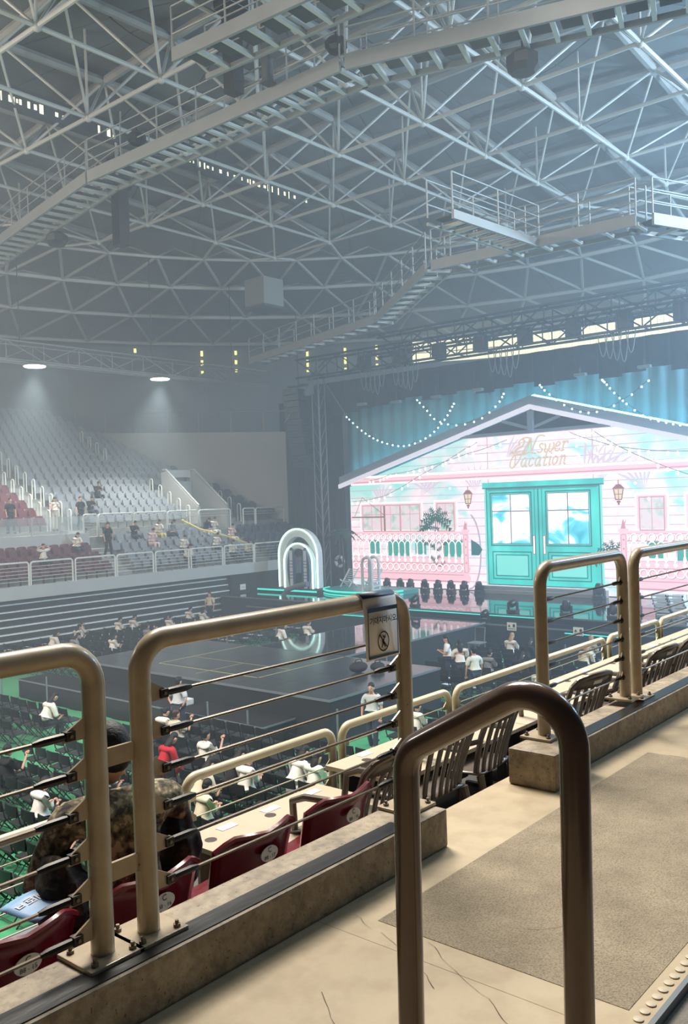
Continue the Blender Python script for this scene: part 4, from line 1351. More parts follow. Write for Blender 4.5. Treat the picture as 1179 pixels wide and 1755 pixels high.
# loudspeaker column beside the screen
g = thing('line_array', (36.0, 33.7, 7.8), 'tall hanging column of black loudspeakers left of the screen', 'loudspeaker')
nb = 13
for i in range(nb):
    t_ = i / (nb - 1)
    z = 12.3 - 0.34 * i
    bend = 0.55 * t_ ** 2
    x = 36.0 + bend * 0.6
    o = MB().prism([(x - 0.35, 33.35 - 0.3 * t_, z - 0.155), (x + 0.35, 33.45 - 0.3 * t_, z - 0.155), (x + 0.35, 33.45 - 0.3 * t_, z + 0.155), (x - 0.35, 33.35 - 0.3 * t_, z + 0.155)], (0, 0, 0), (0, 1.15, 0)).build('cabinet', M['black_plastic'], g, bevel=0.02)
MB().bar((36.0, 33.0, 12.62), (36.0, 34.3, 12.62), 0.3, 0.10).build('fly_bar', M['dark_steel'], g)
MB().tube([(36.0, 33.6, 12.65), (36.0, 33.6, 16.5)], 0.03, 6).build('chain', M['dark_steel'], g)
g = thing('truss_tower', (36.7, 32.75, 1.42), 'slim grey scaffold tower between the loudspeaker column and the screen', 'tower')
for sx in (-0.25, 0.25):
    for sy in (-0.25, 0.25):
        MB().tube([(36.7 + sx, 32.75 + sy, 1.43), (36.7 + sx, 32.75 + sy, 14.0)], 0.03, 6).build('post', M['edge'], g)
for i in range(14):
    z = 1.5 + i * 0.88
    MB().tube([(36.45, 32.5, z), (36.45, 33.0, z + 0.9)], 0.018, 5).build('brace', M['edge'], g)
    MB().tube([(36.45, 32.5, z), (36.95, 32.5, z + 0.9)], 0.018, 5).build('brace', M['edge'], g)
for k, (dx, dy) in enumerate(((-1.6, -1.4), (-1.2, 1.5), (0.4, -1.8))):
    MB().tube([(36.7, 32.75, 13.4), (36.7 + dx, 32.75 + dy, 10.6)], 0.025, 5).build('guy', M['edge'], g)

# ================================================================ stage props
g = thing('neon_arch', (34.4, 32.4, 1.42), 'white double arch with glowing neon edges at the left of the stage', 'arch')
def arch_band(yc, hw, zb, zt, w, x0, x1, name, m):
    n = 16
    def side(off):
        r = hw - off
        pts = [(yc + r, zb)] + [(yc + r * cos(pi * k / n), zt - hw + r * sin(pi * k / n)) for k in range(n + 1)] + [(yc - r, zb)]
        return pts
    o, i_ = side(0), side(w)
    b = MB()
    for x in (x0, x1):
        b.grid([[(x, p[0], p[1]) for p in o], [(x, p[0], p[1]) for p in i_]])
    for s in (o, i_):
        b.grid([[(x0, p[0], p[1]) for p in s], [(x1, p[0], p[1]) for p in s]])
    b.build(name, m, g, smooth=True)
    return o
o1 = arch_band(32.42, 1.40, 1.62, 4.75, 0.42, 34.25, 34.65, 'outer_arch', M['white_set'])
o2 = arch_band(32.12, 1.02, 1.62, 4.0, 0.28, 33.95, 34.2, 'inner_arch', M['white_set'])
MB().tube([(34.22, p[0], p[1]) for p in o1], 0.045, 6).build('neon_tube', M['neon'], g, smooth=True)
MB().tube([(33.92, p[0], p[1]) for p in o2], 0.045, 6).build('neon_tube', M['neon'], g, smooth=True)
for i, y in enumerate((32.5, 31.5)):
    g = thing('surfboard', (34.05, y, 1.6), ('left' if i == 0 else 'right') + ' blue surfboard with a pale stripe standing under the neon arch', 'surfboard', 'surfboards under the arch')
    n = 12
    prof = [(0.30 * sin(pi * min(1, (k / n) * 0.9 + 0.08)) ** 0.7, 1.62 + 2.15 * k / n) for k in range(n + 1)]
    poly = [(33.80, y + a, z) for a, z in prof] + [(33.80, y - a, z) for a, z in reversed(prof)]
    MB().prism(poly, (0, 0, 0), (0.07, 0, 0)).build('board', M['blue_board'], g)
    MB().box(33.78, 33.80, y - 0.10, y + 0.10, 1.64, 3.62).build('stripe', M['white_set'], g)
    for k in range(6):
        zz = 2.15 + k * 0.16 + (0.1 if k > 2 else 0)
        MB().box(33.77, 33.78, y - 0.26, y + 0.26, zz, zz + 0.035).build('band', M['navy'], g)
g = thing('arch_platform', (34.3, 32.2, 1.42), 'low platform under the neon arch with a glowing teal edge', 'platform')
MB().box(33.3, 35.0, 30.3, 34.6, 1.425, 1.60).build('deck', M['stage_side'], g)
MB().box(33.27, 33.3, 30.28, 34.6, 1.52, 1.60).build('led_strip', M['neon_teal'], g)
g = thing('pool_platform', (34.6, 28.5, 1.42), 'curved low pool platform with glowing teal edges and white furniture on it', 'platform')
pts = []
for k in range(15):
    a = pi * k / 14
    pts.append((34.9 - 1.7 * sin(a), 28.4 + 2.4 * cos(a)))
poly = [(x, y, 1.425) for x, y in pts] + [(36.2, 26.0, 1.425), (36.2, 30.8, 1.425)]
MB().prism(poly, (0, 0, 0), (0, 0, 0.22)).build('deck', M['teal_set'], g)
MB().tube([(x - 0.02, y, 1.64) for x, y in pts], 0.045, 6).build('led_strip', M['neon_teal'], g)
MB().tube([(x - 0.02, y, 1.47) for x, y in pts], 0.03, 6).build('led_strip', M['neon_teal'], g)
# deck chairs
def deck_chair(x, y, l):
    g = thing('deck_chair', (x, y, 1.65), l, 'chair', 'white deck chairs on the pool platform')
    for s in (-0.3, 0.3):
        MB().bar((x - 0.35, y + s, 1.66), (x + 0.45, y + s, 2.55), 0.05, 0.05).build('rail', M['white_set'], g)
        MB().bar((x + 0.30, y + s, 1.66), (x - 0.35, y + s, 2.05), 0.05, 0.05).build('leg', M['white_set'], g)
    for k in range(6):
        t_ = 0.42 + k * 0.11
        MB().bar((x - 0.35 + 0.8 * t_, y - 0.3, 1.66 + 0.89 * t_), (x - 0.35 + 0.8 * t_, y + 0.3, 1.66 + 0.89 * t_), 0.06, 0.03).build('slat', M['white_set'], g)
    for k in range(4):
        MB().bar((x - 0.3 + 0.13 * k, y - 0.3, 1.98 - 0.06 * k), (x - 0.3 + 0.13 * k, y + 0.3, 1.98 - 0.06 * k), 0.06, 0.03).build('slat', M['white_set'], g)
deck_chair(35.4, 29.9, 'white slatted deck chair on the left of the pool platform')
deck_chair(35.4, 28.3, 'white slatted deck chair by the pool ladder')
g = thing('pool_ladder', (33.6, 27.2, 1.65), 'white curved pool ladder with steps on the pool platform', 'ladder')
for s in (0, 0.55):
    pts = [(33.55 + s, 27.45, 1.65), (33.55 + s, 27.45, 3.05)] + [(33.55 + s, 27.15 + 0.30 * cos(pi * k / 10), 3.05 + 0.30 * sin(pi * k / 10)) for k in range(1, 11)] + [(33.55 + s, 26.85, 1.65)]
    MB().tube(pts, 0.07, 8).build('side_rail', M['white_set'], g, smooth=True)
for k in range(3):
    MB().box(33.5, 34.15, 26.78, 26.95, 1.72 + 0.2 * k, 1.78 + 0.2 * k).build('tread', M['white_set'], g)
g = thing('life_ring', (37.2, 31.9, 2.8), 'white life ring hanging on the black drape', 'life ring')
MB().tube([(37.1, 31.95 + 0.27 * cos(2 * pi * k / 20), 2.8 + 0.27 * sin(2 * pi * k / 20)) for k in range(20)], 0.085, 8, closed=True).build('ring', M['white_set'], g, smooth=True)
for a in (0.3, 1.87, 3.44, 5.0):
    MB().ball((37.1, 31.95 + 0.27 * cos(a), 2.8 + 0.27 * sin(a)), 0.095, 0.11, 0.11, 8, 6).build('band', M['navy'], g, smooth=True)
MB().tube([(37.15, 31.95, 3.1), (37.15, 31.95, 4.6)], 0.012, 5).build('rope', M['edge'], g)
def palm_plant(x, y, h, l, seed, z0=1.43):
    rnd = random.Random(seed)
    g = thing('palm_plant', (x, y, z0), l, 'plant', 'dark palms beside the screen')
    MB().tube([(x, y, z0), (x + 0.05, y + 0.05, z0 + h * 0.5), (x, y + 0.1, z0 + h)], [0.07, 0.05, 0.04], 6).build('stem', M['leaf_dark'], g)
    for k in range(12):
        a = 2 * pi * k / 12 + rnd.uniform(-0.2, 0.2)
        L = rnd.uniform(0.8, 1.2)
        up = rnd.uniform(0.3, 0.9)
        rows = [[], [], []]
        for i in range(7):
            t_ = i / 6
            c = Vector((x + cos(a) * L * t_, y + 0.1 + sin(a) * L * t_, z0 + h + up * L * t_ - 0.9 * L * t_ * t_))
            wv = Vector((-sin(a), cos(a), 0)) * 0.16 * sin(pi * (t_ * 0.85 + 0.1))
            rows[0].append(c - wv - Vector((0, 0, 0.05)))
            rows[1].append(c)
            rows[2].append(c + wv - Vector((0, 0, 0.05)))
        MB().grid(rows).build('frond', M['leaf_dark'], g, smooth=True)
palm_plant(35.6, 34.0, 2.4, 'dark palm in the shade behind the neon arch', 3)
palm_plant(36.8, 31.4, 3.0, 'dark palm against the black drape left of the screen', 5)
g = thing('curved_pipe', (32.2, 31.0, 1.15), 'grey bent pipe standing below the neon arch', 'pipe')
MB().tube([(32.2, 31.6, 0.9), (32.2, 31.55, 1.5), (32.2, 31.3, 1.75), (32.2, 30.6, 1.95), (32.2, 29.9, 2.1)], 0.13, 8).build('pipe', M['edge'], g, smooth=True)
MB().lathe([(0.2, 0.85), (0.2, 0.95), (0.14, 1.0)], 12, (32.2, 31.6, 0)).build('collar', M['edge'], g)

# moving lights along the foot of the screen
def moving_light(x, y, z, l, s=1.0, tilt=0.3, grp='black moving lights on the main stage'):
    g = thing('moving_light', (x, y, z), l, 'stage light', grp)
    MB().box(x - 0.19 * s, x + 0.19 * s, y - 0.2 * s, y + 0.2 * s, z + 0.003, z + 0.14 * s).build('base', M['black_plastic'], g, bevel=0.015)
    for k in (-1, 1):
        MB().box(x - 0.06 * s, x + 0.06 * s, y + k * 0.2 * s - 0.03 * s, y + k * 0.2 * s + 0.03 * s, z + 0.14 * s, z + 0.42 * s).build('yoke_arm', M['black_plastic'], g)
    b = MB().lathe([(0.10 * s, -0.22 * s), (0.15 * s, -0.16 * s), (0.165 * s, 0.12 * s), (0.14 * s, 0.2 * s)], 10)
    b.xf(Matrix.Translation((x, y, z + 0.40 * s)) @ Matrix.Rotation(tilt, 4, 'Y'))
    b.build('head', M['black_plastic'], g, smooth=True)
for i, y in enumerate((28.54, 27.66, 27.02, 26.1, 25.31, 24.51, 23.75, 22.88)):
    moving_light(36.9, y, 1.424, words[i] + ' moving light from the left along the foot of the screen', 0.95, 0.4 * (-1) ** i)
moving_light(36.9, 16.74, 1.424, 'moving light at the right foot of the picture door', 1.15)
moving_light(36.9, 15.4, 1.424, 'moving light behind the twin railing posts', 1.15)
moving_light(31.4, 17.93, 1.424, 'moving light on the stage front left of the near railing', 1.0, 1.3)
moving_light(31.4, 15.6, 1.424, 'moving light on the stage front seen through the near railing', 1.0, 0.2)
moving_light(31.4, 13.7, 1.424, 'moving light on the stage front right of the twin posts', 1.0, 0.5)
moving_light(31.3, 22.7, 1.424, 'moving light on the stage front near the runway', 0.9, 1.2)
moving_light(33.2, 13.85, 1.424, 'large moving light aimed up beside the white crates', 1.9, 0.5)
moving_light(30.5, 18.7, 1.155, 'small moving light on the front step beside the runway', 0.8, 1.3)
g = thing('white_crates', (33.2, 11.9, 1.42), 'stack of white slatted crates at the right of the stage', 'crates')
for k in range(4):
    for j in range(2):
        y = 11.55 + 0.62 * j + 0.05 * k
        z = 1.43 + 0.2 * k
        b = MB().box(33.0, 33.05, y, y + 0.58, z, z + 0.06).box(33.0, 33.05, y, y + 0.58, z + 0.12, z + 0.185).box(33.4, 33.45, y, y + 0.58, z, z + 0.185).box(33.0, 33.45, y, y + 0.04, z, z + 0.185).box(33.0, 33.45, y + 0.54, y + 0.58, z, z + 0.185)
        b.build('crate', M['white_set'], g)
# white umpire style chair beside the runway
g = thing('high_chair', (29.3, 19.4 - 1.6, 0.0), 'grey metal high chair beside the runway', 'chair')
cx_, cy2 = 27.6, 17.3
for sx in (-0.25, 0.25):
    for sy in (-0.25, 0.25):
        MB().tube([(cx_ + sx, cy2 + sy, 0.0), (cx_ + sx * 0.8, cy2 + sy * 0.8, 0.8)], 0.03, 6).build('leg', M['edge'], g)
MB().box(cx_ - 0.26, cx_ + 0.26, cy2 - 0.26, cy2 + 0.26, 0.8, 0.84).build('seat', M['edge'], g)
MB().tube([(cx_ + 0.2, cy2 - 0.2, 0.84), (cx_ + 0.28, cy2 - 0.2, 1.35), (cx_ + 0.28, cy2 + 0.2, 1.35), (cx_ + 0.2, cy2 + 0.2, 0.84)], 0.025, 6).build('back_frame', M['edge'], g)
MB().box(cx_ + 0.25, cx_ + 0.28, cy2 - 0.19, cy2 + 0.19, 1.05, 1.33).build('backrest', M['chair_seat'], g)
g['label'] = 'grey metal high chair standing beside the runway'
# bags and box on the square stage
for (x, y, l, s) in ((19.6, 16.3, 'larger black bag lying on the square stage', 1.0), (20.1, 16.0, 'smaller black bag beside it on the square stage', 0.8)):
    g = thing('stage_bag', (x, y, ZS), l, 'bag')
    MB().ball((x, y, ZS + 0.16 * s), 0.32 * s, 0.24 * s, 0.155 * s, 12, 8).build('body', M['black_cloth'], g, smooth=True)
    MB().tube([(x - 0.2 * s, y, ZS + 0.26 * s), (x - 0.1 * s, y, ZS + 0.38 * s), (x + 0.1 * s, y, ZS + 0.38 * s), (x + 0.2 * s, y, ZS + 0.26 * s)], 0.015, 6).build('handle', M['black_cloth'], g)
g = thing('projector_box', (16.0, 19.6, 0.6), 'small white box shaped device on the black apron', 'device')
MB().box(15.75, 16.05, 19.4, 19.8, 0.604, 0.78).build('body', M['white_set'], g, bevel=0.03)
MB().tube([(15.73, 19.5, 0.7), (15.76, 19.5, 0.7)], 0.05, 10).build('lens', M['black_plastic'], g)
# thin stanchions round the square stage
for i, (x, y, l) in enumerate(((15.0, 17.6, 'thin grey stanchion in front of the apron, left of the railing sign'), (14.9, 16.0, 'thin grey stanchion at the apron corner'), (16.2, 14.2, 'thin grey stanchion by the near corner of the square stage'), (17.6, 14.2, 'thin grey stanchion beside the standing man'), (14.0, 26.2, 'thin grey stanchion at the left picture edge'), (14.6, 24.6, 'thin grey stanchion left of the leftmost railing post'), (22.6, 17.6, 'thin grey stanchion behind the standing group'), (28.0, 14.9, 'thin grey stanchion before the stage placard'), (27.2, 13.6, 'thin grey stanchion among the right hand chairs'), (23.8, 26.6, 'thin grey stanchion on the far side of the runway'), (25.6, 25.6, 'second thin grey stanchion on the far side of the runway'))):
    g = thing('stanchion', (x, y, 0), l, 'post', 'grey stanchions round the stages')
    MB().tube([(x, y, 0.02), (x, y, 1.1)], 0.025, 8).build('pole', M['edge'], g)
    MB().lathe([(0.14, 0.001), (0.14, 0.015), (0.03, 0.03)], 12, (x, y, 0)).build('base', M['dark_steel'], g)
# ================================================================ far stand
def xwall(y):
    return 41.2 - (y - 39.9) * 0.488
gs = struct('floor_grandstand', (25.0, 45.0, 2.9))
LOW = [(35.75 + 0.84 * k, 2.9 + 0.42 * k) for k in range(4)]
UP = [(39.95 + 0.84 * k, 5.12 + 0.42 * k) for k in range(18)]
MB().box(8.0, 36.6, 35.2, 35.75, 2.40, 2.9).build('tread', M['conc'], gs)
for i, (y, z) in enumerate(LOW):
    MB().box(8.0, 40.5, y, y + 0.835 if i < 3 else 39.1, z - 0.9, z).build('tread', M['conc'], gs)
MB().box(8.0, 41.3, 39.1, 39.95, 3.6, 4.75).build('tread', M['conc'], gs)
for (y, z) in UP:
    x1 = xwall(y) - 0.02
    if y < 43.2:
        MB().box(8.0, 33.85, y, y + 0.835, z - 1.0, z).build('tread', M['conc'], gs)
        MB().box(36.35, x1, y, y + 0.835, z - 1.0, z).build('tread', M['conc'], gs)
    else:
        MB().box(8.0, x1, y, y + 0.835, z - 1.0, z).build('tread', M['conc'], gs)
MB().box(8.0, 36.6, 35.05, 35.2, 2.42, 2.98).build('parapet', M['parapet'], gs)
# balcony box on the left with a glass screen
MB().box(8.0, 25.25, 38.3, 38.5, 4.17, 5.0).build('balcony_front', M['parapet'], gs)
MB().box(8.0, 25.25, 38.5, 39.95, 4.8, 4.96).build('balcony_floor', M['conc'], gs)
MB().box(25.25, 25.4, 38.3, 39.95, 4.3, 5.1).build('balcony_side', M['parapet'], gs)
# aisle steps
for (x0, x1, rows_, y_) in ((24.35, 25.45, UP, 0), (36.45, 37.15, UP[:7], 0), (25.5, 26.35, LOW, 0), (34.75, 35.7, LOW, 0)):
    for (y, z) in rows_:
        MB().box(x0, x1, y - 0.40, y - 0.002, z - 0.42, z - 0.20).build('aisle_step', M['grey_wall'], gs)
# walls of the far corner
w = struct('wall_end', (38.0, 46.0, 6.0))
a, b_ = Vector((41.6, 39.1)), Vector((32.6, 57.5))
MB().prism([(a.x, a.y, 3.0), (b_.x, b_.y, 3.0), (b_.x, b_.y, 11.6), (a.x, a.y, 10.7)], (0, 0, 0), (0.35, 0.17, 0)).build('wall_panel', M['grey_wall'], w)
# railing of the upper gangway along that wall
for i in range(9):
    q0, q1 = a + (b_ - a) * (i / 9), a + (b_ - a) * ((i + 0.96) / 9)
    z0, z1 = 10.7 + 0.9 * i / 9, 10.7 + 0.9 * (i + 0.96) / 9
    MB().tube([(q0.x, q0.y, z0), (q0.x, q0.y, z0 + 1.35), (q1.x, q1.y, z1 + 1.35), (q1.x, q1.y, z1)], 0.05, 5).build('gangway_rail', M['catwalk'], w)
CX, CY = 21.0, 20.2
RW = 38.5
w = struct('wall_far', (CX, CY, 0))
nseg = 48
for i in range(nseg):
    a0, a1 = 2 * pi * i / nseg, 2 * pi * (i + 1) / nseg
    am = (a0 + a1) / 2
    if cos(am - radians(44)) < -0.35:
        continue
    p0 = (CX + RW * cos(a0), CY + RW * sin(a0))
    p1 = (CX + RW * cos(a1), CY + RW * sin(a1))
    zt = 18.1
    is_win = radians(-25) < ((am + pi) % (2 * pi) - pi) < radians(30)
    nx, ny = cos(am) * 0.3, sin(am) * 0.3
    def wp(z0, z1, name, m, s=0.0):
        MB().prism([(p0[0], p0[1], z0), (p1[0], p1[1], z0), (p1[0], p1[1], z1), (p0[0], p0[1], z1)], (0, 0, 0), (nx, ny, 0)).build(name, m, w)
    if is_win:
        wp(0.0, 16.3, 'wall_panel', M['mid_wall'])
        wp(17.95, 18.3, 'wall_panel', M['mid_wall'])
    else:
        wp(0.0, 18.3, 'wall_panel', M['mid_wall'])
# clerestory windows, daylight behind
win = struct('window_1', (CX + RW, CY, 16.3))
tag(win, 'band of bright clerestory windows behind the stage truss')
k = 0
for i in range(-40, 50):
    a0, a1 = radians(i * 0.625), radians(i * 0.625 + 0.57)
    if not (radians(-25) < a0 and a1 < radians(29.9)):
        continue
    P = [(CX + (RW + 0.1) * cos(t_), CY + (RW + 0.1) * sin(t_)) for t_ in (a0, a1)]
    for (z0, z1) in ((16.32, 17.05), (17.12, 17.93)):
        MB().prism([(P[0][0], P[0][1], z0), (P[1][0], P[1][1], z0), (P[1][0], P[1][1], z1), (P[0][0], P[0][1], z1)], (0, 0, 0), (0.05, 0, 0)).build('pane', M['day'], win)
# narrow slits of daylight at the blinds' edges
for j, (deg, zs) in enumerate(((41.2, ((17.2, 17.7), (16.4, 16.9), (16.0, 16.15))), (36.9, ((17.3, 17.7), (16.5, 17.0), (16.1, 16.2))), (33.3, ((17.4, 17.8), (16.7, 17.1), (16.2, 16.4))), (53.1, ((17.3, 17.7), (16.6, 17.0), (16.0, 16.2))), (49.3, ((17.4, 17.7), (16.7, 17.0), (16.1, 16.3))), (60.4, ((17.5, 17.8),)))):
    wn = struct('window_%d' % (j + 2), (CX + 38.2 * cos(radians(deg)), CY + 38.2 * sin(radians(deg)), 16.0))
    for (z0, z1) in zs:
        a_ = radians(deg)
        c = Vector((CX + 38.15 * cos(a_), CY + 38.15 * sin(a_), (z0 + z1) / 2))
        tv = Vector((-sin(a_), cos(a_), 0)) * 0.09
        MB().obox(c, tv, Vector((cos(a_), sin(a_), 0)) * 0.02, (0, 0, (z1 - z0) / 2)).build('slit', M['slit'], wn)

# retracted bleachers below the parapet
g = thing('bleacher', (20.0, 35.6, 0.0), 'folded dark bleachers with pale striped edges under the far stand', 'bleacher')
for k in range(8):
    z = 2.22 - 0.305 * k
    y = 35.55 - 0.10 * k
    MB().box(10.0, 31.9, y, 36.4, max(0.002, z - 0.30), z - 0.055).build('riser', M['bleach'], g)
    MB().box(10.0, 31.9, y - 0.06, 36.3, z - 0.053, z).build('nosing', M['nosing'], g)
g = thing('black_wall', (34.5, 35.4, 0.0), 'black boarded wall right of the bleachers under the far stand', 'wall')
for k in range(4):
    MB().box(31.95 + 1.2 * k, 31.95 + 1.2 * k + 1.18, 35.13, 35.25, 0.002, 2.40).build('board', M['black'], g)

# ---- seats
def seat_mesh(m):
    b = MB()
    rows = []
    for j, (yy, zz) in enumerate(((0.10, 0.34), (0.13, 0.55), (0.18, 0.80))):
        rows.append([((-1 + i / 2) * 0.255 * (1 if j < 2 else 0.86), yy - 0.04 * (1 - (-1 + i / 2) ** 2) + 0.04, zz - (0.03 if (j == 2 and i in (0, 4)) else 0)) for i in range(5)])
    b.grid(rows)
    rows2 = [[(p[0], p[1] + 0.035, p[2]) for p in r] for r in rows]
    b.grid(rows2)
    b.grid([rows[2], rows2[2]])
    b.grid([[rows[j][0] for j in range(3)], [rows2[j][0] for j in range(3)]])
    b.grid([[rows[j][4] for j in range(3)], [rows2[j][4] for j in range(3)]])
    b.obox((0, 0.0, 0.50), (0.20, 0, 0), (0, 0.035, 0.0), (0, 0.05, 0.17))   # tipped up pan
    b.box(-0.03, 0.03, 0.08, 0.14, 0.0, 0.34)
    return b.mesh('stadium_seat', m, False)
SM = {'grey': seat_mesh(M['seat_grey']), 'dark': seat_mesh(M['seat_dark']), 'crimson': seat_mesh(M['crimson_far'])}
grey, crims, dark = [], [], []
for r_, (y, z) in enumerate(LOW):
    x = 26.6 + 0.28 * (r_ % 2)
    while x < 34.6:
        grey.append((x, y + 0.35, z)); x += 0.56
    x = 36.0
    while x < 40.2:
        dark.append((x, y + 0.35, z)); x += 0.56
for (y, z) in LOW[:3]:
    x = 24.9
    while x > 18.4:
        crims.append((x, y + 0.35, z)); x -= 0.56
for r_, (y, z) in enumerate(UP):
    x = 25.85 + 0.28 * (r_ % 2)
    while x < xwall(y + 0.6) - 0.45:
        ok = not (33.5 < x < 37.35 and y < 43.9) and not (36.2 < x < 37.35 and y < 45.0)
        if ok:
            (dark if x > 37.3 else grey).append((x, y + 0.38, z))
        x += 0.56
    x = 24.0
    while x > 19.6 + 0.30 * r_ and r_ < 11:
        crims.append((x, y + 0.38, z)); x -= 0.56
grey.sort(key=lambda p: Vector(p).length)
def row_of(p):
    low = p[1] < 39.3
    k = min(range(4 if low else 18), key=lambda i: abs((LOW if low else UP)[i][0] + 0.36 - p[1]))
    return ('lower' if low else 'upper'), (words + ['eleventh', 'twelfth', 'thirteenth', 'fourteenth', 'fifteenth', 'sixteenth', 'seventeenth', 'eighteenth'])[k]
for i, p in enumerate(grey[:298]):
    t_, r_ = row_of(p)
    tag(inst('stadium_seat', SM['grey'], None, p), 'grey folding seat in the %s row of the %s tier of the far stand' % (r_, t_), 'seat', 'grey seats of the far stand')
b = MB()
sv = [tuple(v.co) for v in SM['grey'].vertices]
sf = [tuple(q.vertices) for q in SM['grey'].polygons]
for p in grey[298:]:
    b.add([(v[0] + p[0], v[1] + p[1], v[2] + p[2]) for v in sv], sf)
if grey[298:]:
    me = b.mesh('stadium_seats', M['seat_grey'], fix=False)
    o = bpy.data.objects.new('stadium_seats', me)
    COL.objects.link(o)
    tag(o, 'furthest rows of grey seats at the top of the far stand', 'seats', None, 'stuff')
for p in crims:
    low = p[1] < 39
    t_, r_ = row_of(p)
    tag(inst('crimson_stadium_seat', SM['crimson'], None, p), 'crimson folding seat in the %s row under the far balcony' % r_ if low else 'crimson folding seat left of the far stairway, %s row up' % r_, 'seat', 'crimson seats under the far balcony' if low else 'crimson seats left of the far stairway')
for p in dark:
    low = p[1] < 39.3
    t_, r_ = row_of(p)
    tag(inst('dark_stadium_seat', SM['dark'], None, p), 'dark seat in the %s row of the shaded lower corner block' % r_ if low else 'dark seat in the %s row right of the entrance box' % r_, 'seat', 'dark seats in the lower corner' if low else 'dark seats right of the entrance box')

# ---- railings of the far stand
def far_rail(label, x0, x1, y, zb, zt, nc, grp):
    g = thing('guard_rail', ((x0 + x1) / 2, y, zb), label, 'railing', grp)
    bd = 0.12
    pts = [(x0, y, zb), (x0, y, zt - bd)] + arc((x0 + bd, y, zt - bd), bd, pi, pi / 2, 3, (1, 0, 0), (0, 0, 1))[1:] + arc((x1 - bd, y, zt - bd), bd, pi / 2, 0, 3, (1, 0, 0), (0, 0, 1)) + [(x1, y, zb)]
    MB().tube(pts, 0.042, 6).build('frame', M['rail_far'], g, smooth=True)
    for k in range(nc):
        z = zt - 0.2 - k * 0.15
        MB().tube([(x0, y, z), (x1, y, z)], 0.012, 4).build('cable', M['rail_far'], g)
    return g
fx = [(15.9, 18.0), (18.1, 20.21), (20.3, 22.36), (22.5, 24.63), (24.73, 26.83), (26.97, 29.05), (29.2, 31.34), (31.46, 33.59), (33.67, 35.9)]
for i, (a0, a1) in enumerate(fx):
    far_rail(words[i] + ' railing panel from the left along the front of the far stand', a0, a1, 35.12, 2.98, 3.98, 5, 'front railings of the far stand')
mx = [(25.63, 26.45), (26.53, 28.70), (28.78, 30.93), (31.0, 33.15), (33.24, 35.65), (36.69, 37.66), (37.75, 40.2)]
for i, (a0, a1) in enumerate(mx):
    far_rail(words[i] + ' railing panel from the left along the middle gangway of the far stand', a0, a1, 39.14, 4.752, 5.90, 2 if i else 4, 'middle railings of the far stand')
# glass screen on the balcony
g = thing('glass_screen', (22.5, 38.4, 5.0), 'clear glass screen on the far balcony front', 'glass screen')
for (a0, a1) in ((20.0, 22.3), (22.4, 23.75), (23.8, 25.15)):
    MB().box(a0, a1, 38.385, 38.40, 5.02, 5.85).build('pane', M['glass'], g)
for x in (20.0, 22.35, 23.78, 25.18):
    MB().box(x - 0.03, x + 0.03, 38.36, 38.44, 5.0, 5.88).build('post', M['parapet'], g)
# stair hoops
def stair_hoop(x, y, z, l, grp):
    g = thing('stair_hoop', (x, y, z), l, 'handrail', grp)
    pts = [(x, y, z), (x, y, z + 0.95)] + [(x, y + 0.14 - 0.14 * cos(pi * k / 5), z + 0.95 + 0.12 * sin(pi * k / 5) + 0.03 * k / 5) for k in range(1, 6)] + [(x, y + 0.28, z - 0.0)]
    MB().tube(pts, 0.032, 6).build('hoop', M['rail_far'], g, smooth=True)
    MB().lathe([(0.07, z), (0.07, z + 0.02)], 8, (x, y, 0)).build('foot', M['rail_far'], g)
for k in range(11):
    y, z = UP[k]
    stair_hoop(25.5, y + 0.05, z, 'white handrail hoop on the right side of the far left stairway, ' + (words + ['eleventh'])[k] + ' from the bottom', 'hoops right of the far left stairway')
    if k < 8:
        stair_hoop(24.3, y + 0.05, z, 'white handrail hoop on the left side of the far left stairway, ' + words[k] + ' from the bottom', 'hoops left of the far left stairway')
for k in range(5):
    y, z = UP[k]
    stair_hoop(33.3, y + 0.05, z, 'white handrail hoop left of the entrance box, ' + words[k] + ' from the bottom', 'hoops left of the entrance box')
    stair_hoop(37.3, y + 0.05, z, 'white handrail hoop right of the entrance box, ' + words[k] + ' from the bottom', 'hoops right of the entrance box')
for k in (9, 10, 11, 12):
    y, z = UP[k]
    stair_hoop(33.0, y + 0.05, z, 'white handrail hoop high by the end wall, ' + words[k - 9] + ' from the bottom', 'hoops high by the end wall')
# entrance box
g = thing('entrance_box', (35.1, 41.5, 4.75), 'grey concrete entrance box with sloping walls cut into the far stand', 'entrance')
for x0, x1 in ((33.9, 34.1), (36.1, 36.3)):
    MB().prism([(x0, 39.95, 4.76), (x0, 43.3, 4.76), (x0, 43.3, 8.25), (x0, 42.9, 8.3), (x0, 40.0, 6.1)], (0, 0, 0), (x1 - x0, 0, 0)).build('side_wall', M['grey_wall'], g)
    MB().tube([((x0 + x1) / 2, 40.0, 6.18), ((x0 + x1) / 2, 42.9, 8.40), ((x0 + x1) / 2, 43.25, 8.40)], 0.06, 6).build('coping_rail', M['parapet'], g)
MB().box(34.11, 36.09, 43.1, 43.3, 4.76, 7.7).build('back_wall', M['grey_wall'], g)
MB().box(34.11, 36.09, 43.15, 43.22, 7.95, 8.40).build('back_rail', M['parapet'], g)
MB().box(34.9, 36.05, 43.02, 43.09, 4.80, 6.6).build('doorway', M['black'], g)
MB().box(34.2, 34.8, 43.03, 43.09, 6.7, 7.2).build('vent', M['black_plastic'], g)
